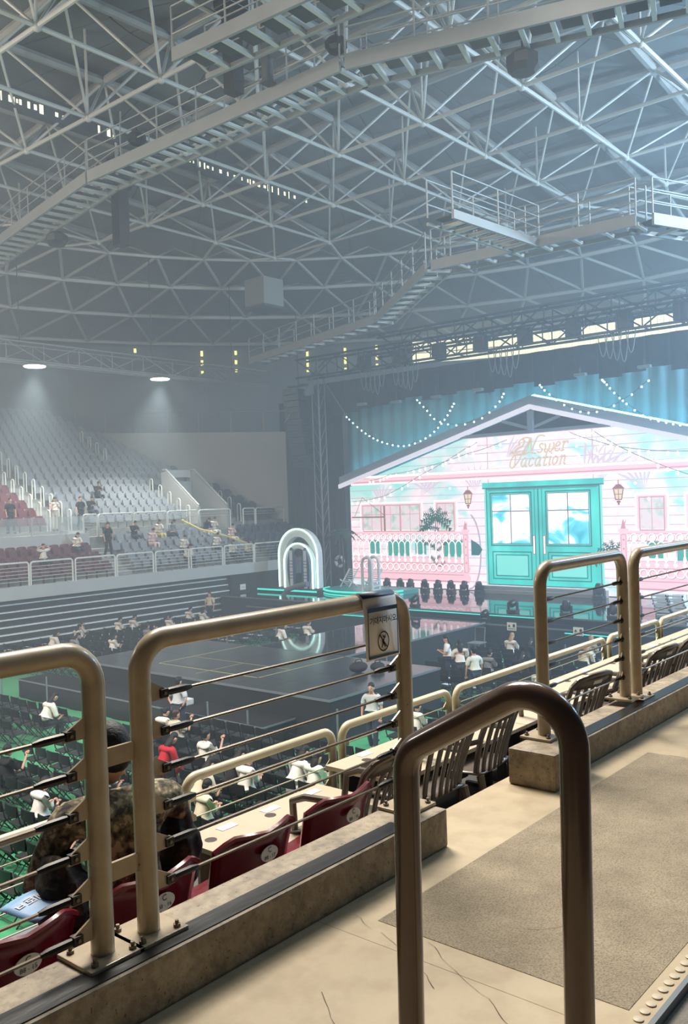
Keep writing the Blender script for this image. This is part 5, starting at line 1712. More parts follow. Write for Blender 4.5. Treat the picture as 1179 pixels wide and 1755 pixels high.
# yellow ribbon slung down the grey seats
g = thing('yellow_ribbon', (32.5, 37.5, 4.0), 'yellow ribbon stretched slantwise over the grey seats', 'ribbon')
MB().tube([(31.7, 38.7, 5.35), (32.3, 38.0, 4.85), (33.2, 37.0, 4.45), (33.9, 36.2, 4.05), (34.4, 35.6, 3.75)], [0.05, 0.06, 0.05, 0.05, 0.03], 5).build('ribbon', M['yellow_cloth'], g)
MB().ball((31.7, 38.7, 5.36), 0.08, n=8, m=6).build('knot', M['yellow_cloth'], g)

# ---- light truss over the far stand with two lit floods
g = lattice('long pale lighting truss over the far stand carrying two lit floodlights', (16.0, 40.0, 13.95), (39.5, 40.0, 14.0), 1.0, 0.9, 2.0, 0.045, M['catwalk'])
MB().bar((16.0, 39.4, 13.38), (39.5, 39.4, 13.43), 0.12, 0.06).build('lower_rail', M['catwalk'], g)
for x in (17.0, 23.0, 31.0, 37.0):
    MB().tube([(x, 40.0, 14.4), (x, 40.0, 20.0)], 0.025, 5).build('hanger', M['dark_steel'], g)
for x, l in ((23.35, 'lit floodlight at the left end of the far lighting truss'), (30.95, 'lit floodlight on the far lighting truss above the grey seats')):
    g = thing('floodlight', (x, 39.4, 13.3), l, 'floodlight', 'lit floodlights over the far stand')
    MB().lathe([(0.12, 13.42), (0.50, 13.30), (0.56, 13.24)], 16, (x, 39.3, 0)).build('housing', M['catwalk'], g, smooth=True)
    MB().lathe([(0.50, 13.20), (0.52, 13.235)], 16, (x, 39.3, 0)).build('lens', M['lamp'], g)
    spot('floodlight_beam', (x, 39.3, 13.1), (x + 0.2, 41.5, 4.0), 7000, (0.90, 1.0, 0.97), 84, 0.9, 0.4)
# ================================================================ roof
ceil = struct('ceiling', (CX, CY, 18.0))
tag(ceil, 'grey sheet roof on a white steel space frame')
def skin_z(r):
    return 23.3 - 0.0036 * r * r if r < 22 else 21.56 - (r - 22) * 0.197
nsec = 32
bands = [0.001, 6, 12, 17, 22, 27.5, 33, 38.8]
for i in range(nsec):
    a0, a1 = 2 * pi * i / nsec, 2 * pi * (i + 1) / nsec
    for j in range(len(bands) - 1):
        r0, r1 = bands[j], bands[j + 1] - 0.06
        am, rm = (a0 + a1) / 2, (r0 + r1) / 2
        x, y = CX + rm * cos(am), CY + rm * sin(am)
        if x < -2 or y < -3:
            continue
        aa0, aa1 = a0 + 0.06 / max(rm, 1), a1 - 0.0
        vs = [(CX + r * cos(a), CY + r * sin(a), skin_z(r)) for r, a in ((r0, aa0), (r1, aa0), (r1, aa1), (r0, aa1))]
        vs += [(v[0], v[1], v[2] + 0.12) for v in vs]
        MB().add(vs, [(3, 2, 1, 0), (4, 5, 6, 7), (0, 1, 5, 4), (1, 2, 6, 5), (2, 3, 7, 6), (3, 0, 4, 7)]).build('roof_panel', M['roof'], ceil)
# members: (a, b, radius, material)
MEM = []
ZB0 = 20.0
R0 = 21.6
GX, GY = 4.4, 4.1
def node(i, j):
    return Vector((27.2 + GX * i, 18.65 + GY * j, ZB0))
def inside(p, r=R0):
    return hypot(p.x - CX, p.y - CY) < r
def topn(i, j):
    p = Vector((27.2 + GX * (i + 0.5), 18.65 + GY * (j + 0.5), 0))
    r = hypot(p.x - CX, p.y - CY)
    p.z = skin_z(r) - 0.35
    return p
RNG = range(-6, 6)
def seen(p):
    return p.x > 6 and p.y > 2
for i in RNG:
    for j in RNG:
        p = node(i, j)
        if not seen(p):
            continue
        for (di, dj) in ((1, 0), (0, 1)):
            q = node(i + di, j + dj)
            if inside(p) and inside(q):
                MEM.append((p, q, 0.075, 'truss'))
        t0 = topn(i, j)
        for (di, dj) in ((1, 0), (0, 1)):
            t1 = topn(i + di, j + dj)
            if inside(t0, 23) and inside(t1, 23):
                MEM.append((t0, t1, 0.17, 'pipe'))
        if inside(p):
            for (di, dj) in ((0, 0), (-1, 0), (0, -1), (-1, -1)):
                tt = topn(i + di, j + dj)
                if inside(tt, 23.5):
                    MEM.append((p, tt, 0.052, 'truss'))
            if (i + j) % 2 == 0:
                MEM.append((p, Vector((p.x, p.y, skin_z(hypot(p.x - CX, p.y - CY)) - 0.02)), 0.05, 'truss'))
# rings
NR = 52
RINGS = [(21.6, 20.0, 0), (26.0, 19.45, 0.5), (31.0, 18.7, 0), (37.0, 18.0, 0.5)]
def rn(k, i, dz=0.0):
    r, z, ph = RINGS[k]
    a = 2 * pi * (i + ph) / NR
    return Vector((CX + r * cos(a), CY + r * sin(a), z + dz))
for k in range(4):
    for i in range(NR):
        p, q = rn(k, i), rn(k, i + 1)
        if not (seen(p) and seen(q)):
            continue
        MEM.append((p, q, (0.10, 0.14, 0.14, 0.14)[k], 'truss'))
        if k < 3:
            o_ = -1 if RINGS[k + 1][2] > RINGS[k][2] else 1
            MEM.append((p, rn(k + 1, i), 0.085, 'truss'))
            MEM.append((p, rn(k + 1, i + o_), 0.085, 'truss'))
        # upper chord ring on the sheet
        rr = RINGS[k][0]
        a_ = 2 * pi * (i + RINGS[k][2] + 0.5) / NR
        up = Vector((CX + (rr + 2) * cos(a_), CY + (rr + 2) * sin(a_), skin_z(rr + 2) - 0.15))
        if rr < 36:
            MEM.append((p, up, 0.05, 'truss'))
            MEM.append((q, up, 0.05, 'truss'))
# tie grid nodes into the inner ring
ringpts = [rn(0, i) for i in range(NR)]
for i in RNG:
    for j in RNG:
        p = node(i, j)
        if seen(p) and inside(p) and not all(inside(node(i + a, j + b)) for a, b in ((1, 0), (-1, 0), (0, 1), (0, -1))):
            for q in sorted(ringpts, key=lambda r: (r - p).length)[:2]:
                if (q - p).length > 0.3:
                    MEM.append((p, q, 0.075, 'truss'))
def view_len(m):
    c = (m[0] + m[1]) / 2 - EYE
    d = c.dot(_F)
    if d < 2 or abs(c.dot(_R)) / d > 0.46 or c.dot(_U) / d > 0.66:
        return -1.0
    return (m[0] - m[1]).length / d + m[2] * 2 / d
MEM.sort(key=lambda m: -view_len(m))
for m in MEM[:300]:
    MB().tube([m[0], m[1]], m[2], 7, caps=False).build('strut', M[m[3]], ceil, smooth=True)
for mm in ('truss', 'pipe'):
    b = MB()
    for m in MEM[300:]:
        if m[3] == mm:
            b.tube([m[0], m[1]], m[2], 5, caps=False)
    o = b.build('further_struts', M[mm], ceil, smooth=True)
    o['kind'] = 'stuff'
# big node balls on the lower layer
nb = MB().ball((0, 0, 0), 0.16, n=8, m=6).mesh('node_ball', M['truss'], True)
cnt = 0
for i in RNG:
    for j in RNG:
        p = node(i, j)
        if seen(p) and inside(p) and view_len((p, p, 0.1)) > 0:
            inst('node_ball', nb, ceil, p)
# louvre strip in the roof leaking daylight
wn = struct('window_8', (22.0, 30.0, 21.3))
tag(wn, 'dark roof louvre strip with slivers of daylight')
MB().box(13.0, 33.5, 30.0, 30.4, 21.05, 21.85).build('louvre_housing', M['cat_dark'], wn)
rl = random.Random(11)
for (x0, x1, dens) in ((15.5, 18.6, 0.16), (19.1, 19.8, 0.3), (21.0, 21.8, 0.4), (22.6, 23.8, 0.5), (25.6, 31.2, 0.22), (31.6, 33.2, 0.5)):
    x = x0
    while x < x1:
        w_ = rl.uniform(0.04, 0.16)
        h_ = rl.uniform(0.08, 0.34)
        MB().box(x, x + w_, 29.985, 29.999, 21.30 - h_ / 2, 21.30 + h_ / 2).build('sliver', M['day'], wn)
        x += w_ + rl.uniform(0.3, 1.7) * dens
# duct box under the far roof
g = thing('hanging_duct', (36.5, 36.5, 17.5), 'pale box shaped air duct hanging under the far roof', 'duct')
MB().box(36.0, 37.6, 36.0, 37.6, 17.6, 19.2).build('body', M['pipe'], g, bevel=0.03)
MB().box(35.9, 37.7, 35.9, 37.7, 17.45, 17.6).build('grille', M['cat_dark'], g)

# ================================================================ catwalks
def catwalk(label, pts, z, width, rung, beam_h=0.30, rails=True, name='catwalk', frill=0.0):
    g = thing(name, (pts[0][0], pts[0][1], z), label, 'catwalk')
    for k in range(len(pts) - 1):
        a, b = Vector((*pts[k], z)), Vector((*pts[k + 1], z))
        d = b - a
        L = d.length
        d.normalize()
        s = d.cross(Vector((0, 0, 1))).normalized()
        for sg, h in ((-1, beam_h * 1.15), (1, beam_h * 0.45)):
            MB().bar(a + s * sg * width / 2 + Vector((0, 0, h / 2)), b + s * sg * width / 2 + Vector((0, 0, h / 2)), 0.09, h).build('side_beam', M['catwalk'], g)
        n = max(2, int(L / rung))
        rm = MB().bar(-s * (width / 2 - 0.045), s * (width / 2 - 0.045), 0.11, 0.10).mesh('rung', M['truss'])
        dl = L / n
        pm = MB().obox((0, 0, 0), d * (dl * 0.33), s * (width / 2 - 0.16), (0, 0, 0.02)).mesh('deck_plate', M['cat_dark'])
        for i in range(n):
            c = a + d * (dl * (i + 0.5))
            inst('rung', rm, g, a + d * (dl * i) + Vector((0, 0, 0.06)))
            inst('deck_plate', pm, g, c + Vector((0, 0, beam_h * 0.8)))
        if rails:
            npst = max(1, int(L / 1.6))
            for sg in (-1, 1):
                off = s * sg * width / 2
                for i in range(npst + 1):
                    c = a + d * (L * i / npst) + off
                    MB().tube([c + Vector((0, 0, beam_h)), c + Vector((0, 0, beam_h + 1.1))], 0.028, 5).build('rail_post', M['catwalk'], g)
                for hh in (0.4, 0.75, 1.1):
                    MB().tube([a + off + Vector((0, 0, beam_h + hh)), b + off + Vector((0, 0, beam_h + hh))], 0.024, 5).build('hand_rail', M['catwalk'], g)
    return g
catwalk('long bent catwalk with ladder like underside sweeping across the roof', [(21.6, 4.0), (18.2, 14.6), (18.1, 25.7), (19.9, 36.2), (21.2, 42.0)], 17.2, 1.15, 0.74, 0.34)
catwalk('shorter catwalk high at the top of the picture', [(15.9, 8.5), (15.2, 17.6)], 17.4, 1.2, 0.8, 0.3)
catwalk('catwalk at the very top edge, nearer than the others', [(13.2, 8.0), (13.0, 16.2)], 18.2, 1.0, 0.8, 0.25)
catwalk('lower bent catwalk dropping towards the loudspeaker column', [(34, 7.2), (29.5, 8.9), (26.2, 10.2), (25.9, 17.3), (31.5, 24.0), (35.1, 35.9)], 14.0, 0.9, 0.9, 0.3)
catwalk('short side arm of the lower catwalk with a glowing pale underside', [(25.7, 13.75), (21.2, 14.05)], 14.0, 0.9, 0.6, 0.22)
# black gear on the catwalks
def speaker(x, y, z, s, l):
    g = thing('roof_speaker', (x, y, z), l, 'loudspeaker', 'small black speakers on the catwalks')
    n = 8
    MB().lathe([(0.30 * s, -0.25 * s), (0.42 * s, -0.1 * s), (0.42 * s, 0.14 * s), (0.24 * s, 0.28 * s)], 8, (x, y, z)).build('housing', M['black_plastic'], g)
    MB().tube([(x, y, z + 0.25 * s), (x, y, z + 0.6 * s)], 0.03, 6).build('bracket', M['dark_steel'], g)
speaker(19.9, 10.6, 16.85, 1.0, 'black roof speaker hanging under the long catwalk at upper right')
speaker(19.6, 31.0, 16.85, 1.0, 'black roof speaker hanging under the long catwalk at far left')
speaker(17.75, 14.8, 18.0, 0.7, 'small black speaker standing on the long catwalk near its bend')
speaker(17.7, 23.2, 18.0, 0.7, 'small black speaker standing on the long catwalk left of the black column')
g = thing('black_column', (17.2, 18.2, 17.5), 'tall narrow black box column hanging from the roof onto the long catwalk', 'equipment')
MB().box(16.95, 17.35, 17.85, 18.25, 17.6, 19.9).build('lower_tube', M['black_plastic'], g)
MB().box(16.8, 17.5, 17.7, 18.4, 19.9, 21.3).build('upper_box', M['black_plastic'], g, bevel=0.03)
g = thing('grey_column', (17.3, 16.9, 17.5), 'thin grey upright beside the black box column on the long catwalk', 'equipment')
MB().box(17.2, 17.45, 16.8, 17.0, 17.6, 19.6).build('post', M['cat_dark'], g)
MB().box(17.15, 17.5, 16.75, 17.05, 17.55, 17.6).build('foot', M['cat_dark'], g)
g = thing('black_column', (20.2, 28.6, 17.5), 'dark box column hanging far left behind the long catwalk', 'equipment')
MB().box(22.0, 22.5, 30.2, 30.7, 17.0, 19.3).build('lower_tube', M['black_plastic'], g)
MB().box(21.9, 22.6, 30.1, 30.8, 19.3, 20.6).build('upper_box', M['black_plastic'], g)
# ================================================================ folding chairs on the arena floor
def chair_parts():
    """faces +X, origin on the floor under the seat"""
    fr = MB()
    for s in (-1, 1):
        fr.tube([(-0.24, s * 0.21, 0.80), (-0.18, s * 0.21, 0.50), (0.22, s * 0.21, 0.0)], 0.014, 5)
        fr.tube([(-0.26, s * 0.19, 0.0), (0.16, s * 0.19, 0.44)], 0.012, 5)
    fr.tube([(0.17, -0.21, 0.06), (0.17, 0.21, 0.06)], 0.010, 4)
    fr.tube([(-0.22, -0.19, 0.05), (-0.22, 0.19, 0.05)], 0.010, 4)
    bk = MB()
    rows = [[(-0.255 - 0.03 * (1 - u * u) + 0.03, u * 0.215, z) for u in (-1, -0.5, 0, 0.5, 1)] for z in (0.62, 0.72, 0.82)]
    bk.grid(rows)
    bk.grid([[(p[0] - 0.025, p[1], p[2]) for p in r] for r in rows])
    bk.grid([rows[2], [(p[0] - 0.025, p[1], p[2]) for p in rows[2]]])
    bk.grid([rows[0], [(p[0] - 0.025, p[1], p[2]) for p in rows[0]]])
    st = MB().obox((0.0, 0, 0.455), (0.20, 0, 0.012), (0, 0.20, 0), (0, 0, 0.018))
    return fr, bk, st
fr, bk, st = chair_parts()
CF, CB, CS = fr.mesh('frame', M['chair_black'], True), bk.mesh('backrest', M['chair_black'], True), st.mesh('seat', M['chair_seat'])
CH = []   # (x, y, rz, block)
def jit():
    return random.uniform(-0.03, 0.03)
def block(x0, x1, y0, y1, name, dx=0.80, dy=0.52):
    x = x0
    while x <= x1 + 1e-6:
        y = y0
        while y <= y1 + 1e-6:
            CH.append((x + jit(), y + jit(), random.uniform(-0.05, 0.05), name, int(round((x1 - x) / dx))))
            y += dy
        x += dx
block(6.9, 14.9, 11.6, 19.2, 0)
block(8.6, 13.4, 21.4, 27.0, 1)
block(17.0, 20.9, 11.4, 13.1, 2)
block(22.4, 28.6, 11.0, 17.0, 3)
block(17.8, 29.3, 27.6, 34.2, 4)
def in_view(x, y, z, mx=0.50, my=0.66):
    c = Vector((x, y, z)) - EYE
    d = c.dot(_F)
    return d > 1 and abs(c.dot(_R)) / d < mx and abs(c.dot(_U)) / d < my
CH = [c for c in CH if in_view(c[0], c[1], 0.5)]
CHS = sorted(CH, key=lambda c: hypot(c[0], c[1]))
LBL = ['near block below the desks', 'left block past the green aisle', 'block beside the square stage corner', 'block right of the runway', 'far block before the bleachers']
ORD = words + ['eleventh', 'twelfth', 'thirteenth', 'fourteenth', 'fifteenth', 'sixteenth']
GRP = ['chairs of the near block', 'chairs of the left block', 'chairs by the square stage corner', 'chairs right of the runway', 'chairs of the far block']
for (x, y, rz, bl, rw) in CHS[:300]:
    g = thing('folding_chair', (x, y, 0), 'black folding chair in ' + ORD[rw] + ' row from the stage, ' + LBL[bl], 'chair', GRP[bl], rz)
    for nm, me in (('frame', CF), ('backrest', CB), ('seat', CS)):
        o = bpy.data.objects.new(nm, me)
        COL.objects.link(o)
        o.parent = g
b, b2, b3 = MB(), MB(), MB()
lo = []
for q in (CF, CB):
    lo.append(([tuple(v.co) for v in q.vertices], [tuple(f.vertices) for f in q.polygons]))
sv_, sf_ = [tuple(v.co) for v in CS.vertices], [tuple(f.vertices) for f in CS.polygons]
for (x, y, rz, bl, rw) in CHS[300:]:
    for vs, fs_ in lo:
        b.add([(v[0] + x, v[1] + y, v[2]) for v in vs], fs_)
    b2.add([(v[0] + x, v[1] + y, v[2]) for v in sv_], sf_)
me = b.mesh('folding_chairs', M['chair_black'], fix=False)
o = bpy.data.objects.new('folding_chairs', me)
COL.objects.link(o)
tag(o, 'remaining rows of black folding chairs in the far block before the bleachers', 'chairs', None, 'stuff')
me = b2.mesh('chair_seats', M['chair_seat'], fix=False)
o2 = bpy.data.objects.new('chair_seats', me)
COL.objects.link(o2)
o2.parent = o
for (x, y, rz, bl, rw) in CHS:
    if bl in (3, 4) and random.random() < 0.8:
        a_ = random.uniform(-0.5, 0.5)
        b3.obox((x + 0.0, y, 0.482), (0.09 * cos(a_), 0.09 * sin(a_), 0), (-0.13 * sin(a_), 0.13 * cos(a_), 0), (0, 0, 0.003))
me = b3.mesh('slogan_slips', M['paper'], fix=False)
o = bpy.data.objects.new('slogan_slips', me)
COL.objects.link(o)
tag(o, 'scattered small white paper slips on the seats of the far chairs', 'paper', None, 'stuff')

# ================================================================ people
def skin_mesh(V, Ed, sub=1):
    """V: list of (pos, radius); grows one surface round the edges"""
    me = bpy.data.meshes.new('skin')
    me.from_pydata([v[0] for v in V], Ed, [])
    ob = bpy.data.objects.new('skin', me)
    COL.objects.link(ob)
    ob.modifiers.new('skin', 'SKIN').use_smooth_shade = True
    sd = me.skin_vertices[0].data
    for i, v in enumerate(V):
        r = v[1] if isinstance(v[1], tuple) else (v[1], v[1])
        sd[i].radius = r
        sd[i].use_root = (i == 0)
    s = ob.modifiers.new('sub', 'SUBSURF')
    s.levels = s.render_levels = sub
    dg = bpy.context.evaluated_depsgraph_get()
    out = bpy.data.meshes.new_from_object(ob.evaluated_get(dg))
    bpy.data.objects.remove(ob)
    return out
def remeshed(mesh, voxel):
    ob = bpy.data.objects.new('tmp', mesh)
    COL.objects.link(ob)
    r = ob.modifiers.new('r', 'REMESH')
    r.mode = 'VOXEL'
    r.voxel_size = voxel
    r.use_smooth_shade = True
    s = ob.modifiers.new('s', 'SMOOTH')
    s.factor = 0.5
    s.iterations = 2
    dg = bpy.context.evaluated_depsgraph_get()
    out = bpy.data.meshes.new_from_object(ob.evaluated_get(dg))
    bpy.data.objects.remove(ob)
    return out
def to_mb(me):
    b = MB()
    b.add([tuple(v.co) for v in me.vertices], [tuple(p.vertices) for p in me.polygons])
    return b
M['eye'] = mat('eye_dark', (0.06, 0.05, 0.05), 0.3)
def make_person(J, voxel=0.02, hair_style='short'):
    """J: joints dict -> dict of meshes. The body is one surface; shirt, trousers and hair are separate."""
    V, Ed, ix = [], [], {}
    def v(n, r):
        ix[n] = len(V)
        V.append((J[n], r))
    for n, r in (('pel', 0.105), ('waist', 0.095), ('chest', 0.115), ('neck', 0.052), ('skull', 0.055)):
        v(n, r)
    for s in 'LR':
        for n, r in (('sh', 0.055), ('el', 0.040), ('wr', 0.028), ('ha', 0.032), ('hip', 0.078), ('kn', 0.055), ('an', 0.036), ('to', 0.034)):
            v(n + s, r)
    def e(a, b):
        Ed.append((ix[a], ix[b]))
    e('pel', 'waist'); e('waist', 'chest'); e('chest', 'neck'); e('neck', 'skull')
    for s in 'LR':
        e('chest', 'sh' + s); e('sh' + s, 'el' + s); e('el' + s, 'wr' + s); e('wr' + s, 'ha' + s)
        e('pel', 'hip' + s); e('hip' + s, 'kn' + s); e('kn' + s, 'an' + s); e('an' + s, 'to' + s)
    b = to_mb(skin_mesh(V, Ed, 1))
    h = Vector(J['skull'])
    f = Vector(J['face']).normalized()
    up0 = (h - Vector(J['neck'])).normalized()
    side = f.cross(up0).normalized()
    up = side.cross(f).normalized()
    R3 = Matrix((f, -side, up)).transposed()
    def hp(x, y, z):
        return h + R3 @ Vector((x, y, z))
    b.ball(hp(0, 0, 0.035), 0.095, 0.075, 0.115, 12, 9, R3)
    b.ball(hp(0.035, 0, -0.035), 0.060, 0.055, 0.060, 10, 7, R3)
    b.ball(hp(0.096, 0, 0.010), 0.018, 0.014, 0.026, 8, 6, R3)
    for s in (-1, 1):
        b.ball(hp(-0.002, s * 0.083, 0.008), 0.022, 0.014, 0.034, 8, 6, R3)
    me = b.mesh('body', M['skin'], fix=False)
    me = remeshed(me, voxel)
    b = to_mb(me)
    for s in 'LR':
        w, a = Vector(J['wr' + s]), Vector(J['ha' + s])
        d = (a - w).normalized()
        lat = d.cross(Vector((0, 0, 1)))
        lat = lat.normalized() if lat.length > 0.1 else Vector((0, 1, 0))
        pn = lat.cross(d).normalized()
        for k in range(4):
            o_ = lat * ((k - 1.5) * 0.018)
            Lf = (0.062, 0.075, 0.072, 0.058)[k]
            b.tube([a + o_, a + o_ + d * Lf * 0.55 + pn * 0.004, a + o_ + d * Lf * 0.9 - pn * 0.022], [0.010, 0.009, 0.007], 6)
        sgn = 1 if s == 'L' else -1
        b.tube([w + d * 0.03 + lat * sgn * 0.024, w + d * 0.06 + lat * sgn * 0.050, w + d * 0.095 + lat * sgn * 0.050 - pn * 0.012], [0.012, 0.010, 0.008], 6)
    nbody = len(b.f)
    for s in (-1, 1):
        b.ball(hp(0.083, s * 0.030, 0.035), 0.010, 0.013, 0.008, 6, 5, R3)
    body = b.mesh('body', M['skin'], True, fix=False)
    body.materials.append(M['eye'])
    for i, p in enumerate(body.polygons):
        p.use_smooth = True
        if i >= nbody:
            p.material_index = 1
    hb = MB()
    hb.ball(hp(-0.014, 0, 0.068), 0.097, 0.081, 0.098, 14, 10, R3)
    hb.ball(hp(-0.034, 0, 0.022), 0.074, 0.074, 0.078, 14, 9, R3)
    if hair_style == 'long':
        hb.ball(hp(-0.060, 0, -0.10), 0.050, 0.088, 0.17, 12, 8, R3)
    if hair_style == 'tuft':
        hb.ball(hp(0.05, 0, 0.12), 0.05, 0.06, 0.03, 8, 6, R3)
    hair = hb.mesh('hair', M['hair'], True, fix=False)
    # shirt
    V, Ed = [], []
    c, w_, p_ = Vector(J['chest']), Vector(J['waist']), Vector(J['pel'])
    nk = Vector(J['neck'])
    names = [(c.lerp(w_, 0.5), 0.15), (c, (0.15, 0.135)), (c.lerp(nk, 0.62), 0.075), (w_, 0.135), (w_.lerp(p_, 0.75), 0.145)]
    V += [(tuple(a), r) for a, r in names]
    Ed += [(0, 1), (1, 2), (0, 3), (3, 4)]
    for s in 'LR':
        sh, el, wr = Vector(J['sh' + s]), Vector(J['el' + s]), Vector(J['wr' + s])
        k = len(V)
        end = sh.lerp(el, 0.82) if J.get('sleeve', 0) == 0 else el
        V += [(tuple(sh), 0.085), (tuple(sh.lerp(el, 0.45)), 0.072), (tuple(end), 0.066)]
        Ed += [(1, k), (k, k + 1), (k + 1, k + 2)]
        if J.get('sleeve', 0):
            V += [(tuple(el.lerp(wr, 0.5)), 0.058), (tuple(el.lerp(wr, 0.95)), 0.045)]
            Ed += [(k + 2, k + 3), (k + 3, k + 4)]
    shirt = skin_mesh(V, Ed, 2)
    V, Ed = [(tuple(p_ + Vector((0, 0, 0.02))), (0.125, 0.135))], []
    for s in 'LR':
        k = len(V)
        hip, kn, an = Vector(J['hip' + s]), Vector(J['kn' + s]), Vector(J['an' + s])
        V += [(tuple(hip), 0.098), (tuple(hip.lerp(kn, 0.5)), 0.085), (tuple(kn), 0.072), (tuple(kn.lerp(an, 0.5)), 0.065), (tuple(an + Vector((0, 0, 0.02))), 0.058)]
        Ed += [(0, k), (k, k + 1), (k + 1, k + 2), (k + 2, k + 3), (k + 3, k + 4)]
    trousers = skin_mesh(V, Ed, 1)
    sb = MB()
    for s in 'LR':
        an, to = Vector(J['an' + s]), Vector(J['to' + s])
        d = (to - an)
        d.z = 0
        d.normalize()
        ct = an + d * 0.07
        rm = Matrix.Rotation(atan2(d.y, d.x), 3, 'Z')
        sb.ball((ct.x, ct.y, J['to' + s][2] + 0.012), 0.135, 0.052, 0.05, 10, 6, rm)
    shoes = sb.mesh('shoes', M['black_cloth'], True, fix=False)
    for me_ in (shirt, trousers):
        me_.materials.clear()
        me_.materials.append(M['white_cloth'])
        for p in me_.polygons:
            p.use_smooth = True
    return dict(body=body, hair=hair, shirt=shirt, trousers=trousers, shoes=shoes)
def both(d, name, x, y, z):
    d[name + 'L'] = (x, y, z)
    d[name + 'R'] = (x, -y, z)
def seated(lean=0.0, head_down=0.0, hands=(0.32, 0.08, 0.84), elbow=(0.12, 0.23, 0.74), sleeve=0, hand_r=None, elbow_r=None, wide=0.0):
    d = dict(pel=(-0.02, 0, 0.53), waist=(-0.02 + lean * 0.3, 0, 0.70), chest=(-0.03 + lean, 0, 0.95), neck=(-0.01 + lean * 1.3, 0, 1.10), skull=(0.02 + lean * 1.5 + head_down * 0.05, 0, 1.20 - head_down * 0.03), face=(1, 0, -head_down), sleeve=sleeve)
    both(d, 'sh', -0.03 + lean, 0.185 + wide, 1.03 - abs(lean) * 0.1)
    both(d, 'el', elbow[0] + lean * 0.5, elbow[1] + wide, elbow[2])
    wr = Vector((elbow[0], elbow[1], elbow[2])).lerp(Vector(hands), 0.85)
    both(d, 'wr', wr.x + lean * 0.5, wr.y, wr.z)
    both(d, 'ha', hands[0] + lean * 0.5, hands[1], hands[2])
    if hand_r:
        e_ = Vector(elbow_r)
        wq = e_.lerp(Vector(hand_r), 0.85)
        d['elR'], d['wrR'], d['haR'] = tuple(e_), tuple(wq), tuple(hand_r)
    both(d, 'hip', 0.02, 0.095, 0.52)
    both(d, 'kn', 0.43, 0.115, 0.53)
    both(d, 'an', 0.43, 0.12, 0.10)
    both(d, 'to', 0.55, 0.125, 0.03)
    return d
def standing(elbow=(0.02, 0.25, 1.12), hands=(0.10, 0.24, 0.86), hand_r=None, elbow_r=None, sleeve=0, head_down=0.0, step=0.0):
    d = dict(pel=(0, 0, 0.95), waist=(0, 0, 1.12), chest=(0, 0, 1.33), neck=(0.01, 0, 1.49), skull=(0.03, 0, 1.585), face=(1, 0, -head_down), sleeve=sleeve)
    both(d, 'sh', 0, 0.185, 1.41)
    both(d, 'el', *elbow)
    wr = Vector(elbow).lerp(Vector(hands), 0.85)
    both(d, 'wr', *wr)
    both(d, 'ha', *hands)
    if hand_r:
        e_ = Vector(elbow_r)
        d['elR'], d['wrR'], d['haR'] = tuple(e_), tuple(e_.lerp(Vector(hand_r), 0.85)), tuple(hand_r)
    both(d, 'hip', 0, 0.095, 0.93)
    both(d, 'kn', 0.02, 0.10, 0.50)
    both(d, 'an', 0.0, 0.10, 0.09)
    both(d, 'to', 0.13, 0.11, 0.03)
    if step:
        d['knL'], d['anL'], d['toL'] = (0.12 * step, 0.10, 0.50), (0.16 * step, 0.10, 0.09), (0.29 * step, 0.11, 0.03)
        d['knR'], d['anR'], d['toR'] = (0.0, -0.10, 0.50), (-0.20 * step, -0.10, 0.11), (-0.10 * step, -0.11, 0.03)
    return d
PR = {
    'phone': make_person(seated(0.05, 0.5)),
    'phone_long': make_person(seated(0.04, 0.45), hair_style='long'),
    'bent': make_person(seated(0.16, 0.9, (0.38, 0.09, 0.66), (0.16, 0.24, 0.62)), hair_style='long'),
    'film': make_person(seated(0.0, 0.0, (0.26, 0.10, 0.74), (0.08, 0.23, 0.72), hand_r=(0.36, -0.16, 1.12), elbow_r=(0.16, -0.25, 0.80))),
    'raise': make_person(seated(-0.02, 0.1, (0.02, 0.10, 1.24), (0.06, 0.36, 1.10)), hair_style='tuft'),
    'stand': make_person(standing(step=0.8)),
    'stand_phone': make_person(standing((0.06, 0.24, 1.14), (0.28, 0.08, 1.24), head_down=0.4), hair_style='long'),
    'stand_back': make_person(standing((-0.04, 0.30, 1.16), (-0.06, 0.16, 0.98)), hair_style='tuft'),
}
def person(kind, x, y, z, face, label, shirt='white_cloth', pants='black_cloth', hair='hair', grp=None, s=1.0):
    P = PR[kind]
    o = bpy.data.objects.new('person', P['body'])
    COL.objects.link(o)
    o.location = (x, y, z)
    o.rotation_euler = (0, 0, radians(face))
    o.scale = (s, s, s)
    tag(o, label, 'person', grp)
    for nm, mt in (('hair', hair), ('shirt', shirt), ('trousers', pants), ('shoes', None)):
        c = bpy.data.objects.new(nm, P[nm])
        COL.objects.link(c)
        c.parent = o
        if mt:
            c.material_slots[0].link = 'OBJECT'
            c.material_slots[0].material = M[mt]
    return o
def sit(kind, x, y, label, shirt='white_cloth', pants='black_cloth', hair='hair', face=0):
    c = min(CH, key=lambda q: hypot(q[0] - x, q[1] - y))
    if hypot(c[0] - x, c[1] - y) > 0.8:
        c = (x, y)
        g = thing('folding_chair', (x, y, 0), 'black folding chair under ' + label, 'chair')
        for nm, me in (('frame', CF), ('backrest', CB), ('seat', CS)):
            q = bpy.data.objects.new(nm, me)
            COL.objects.link(q)
            q.parent = g
    return person(kind, c[0], c[1], 0.0, face, label, shirt, pants, hair)
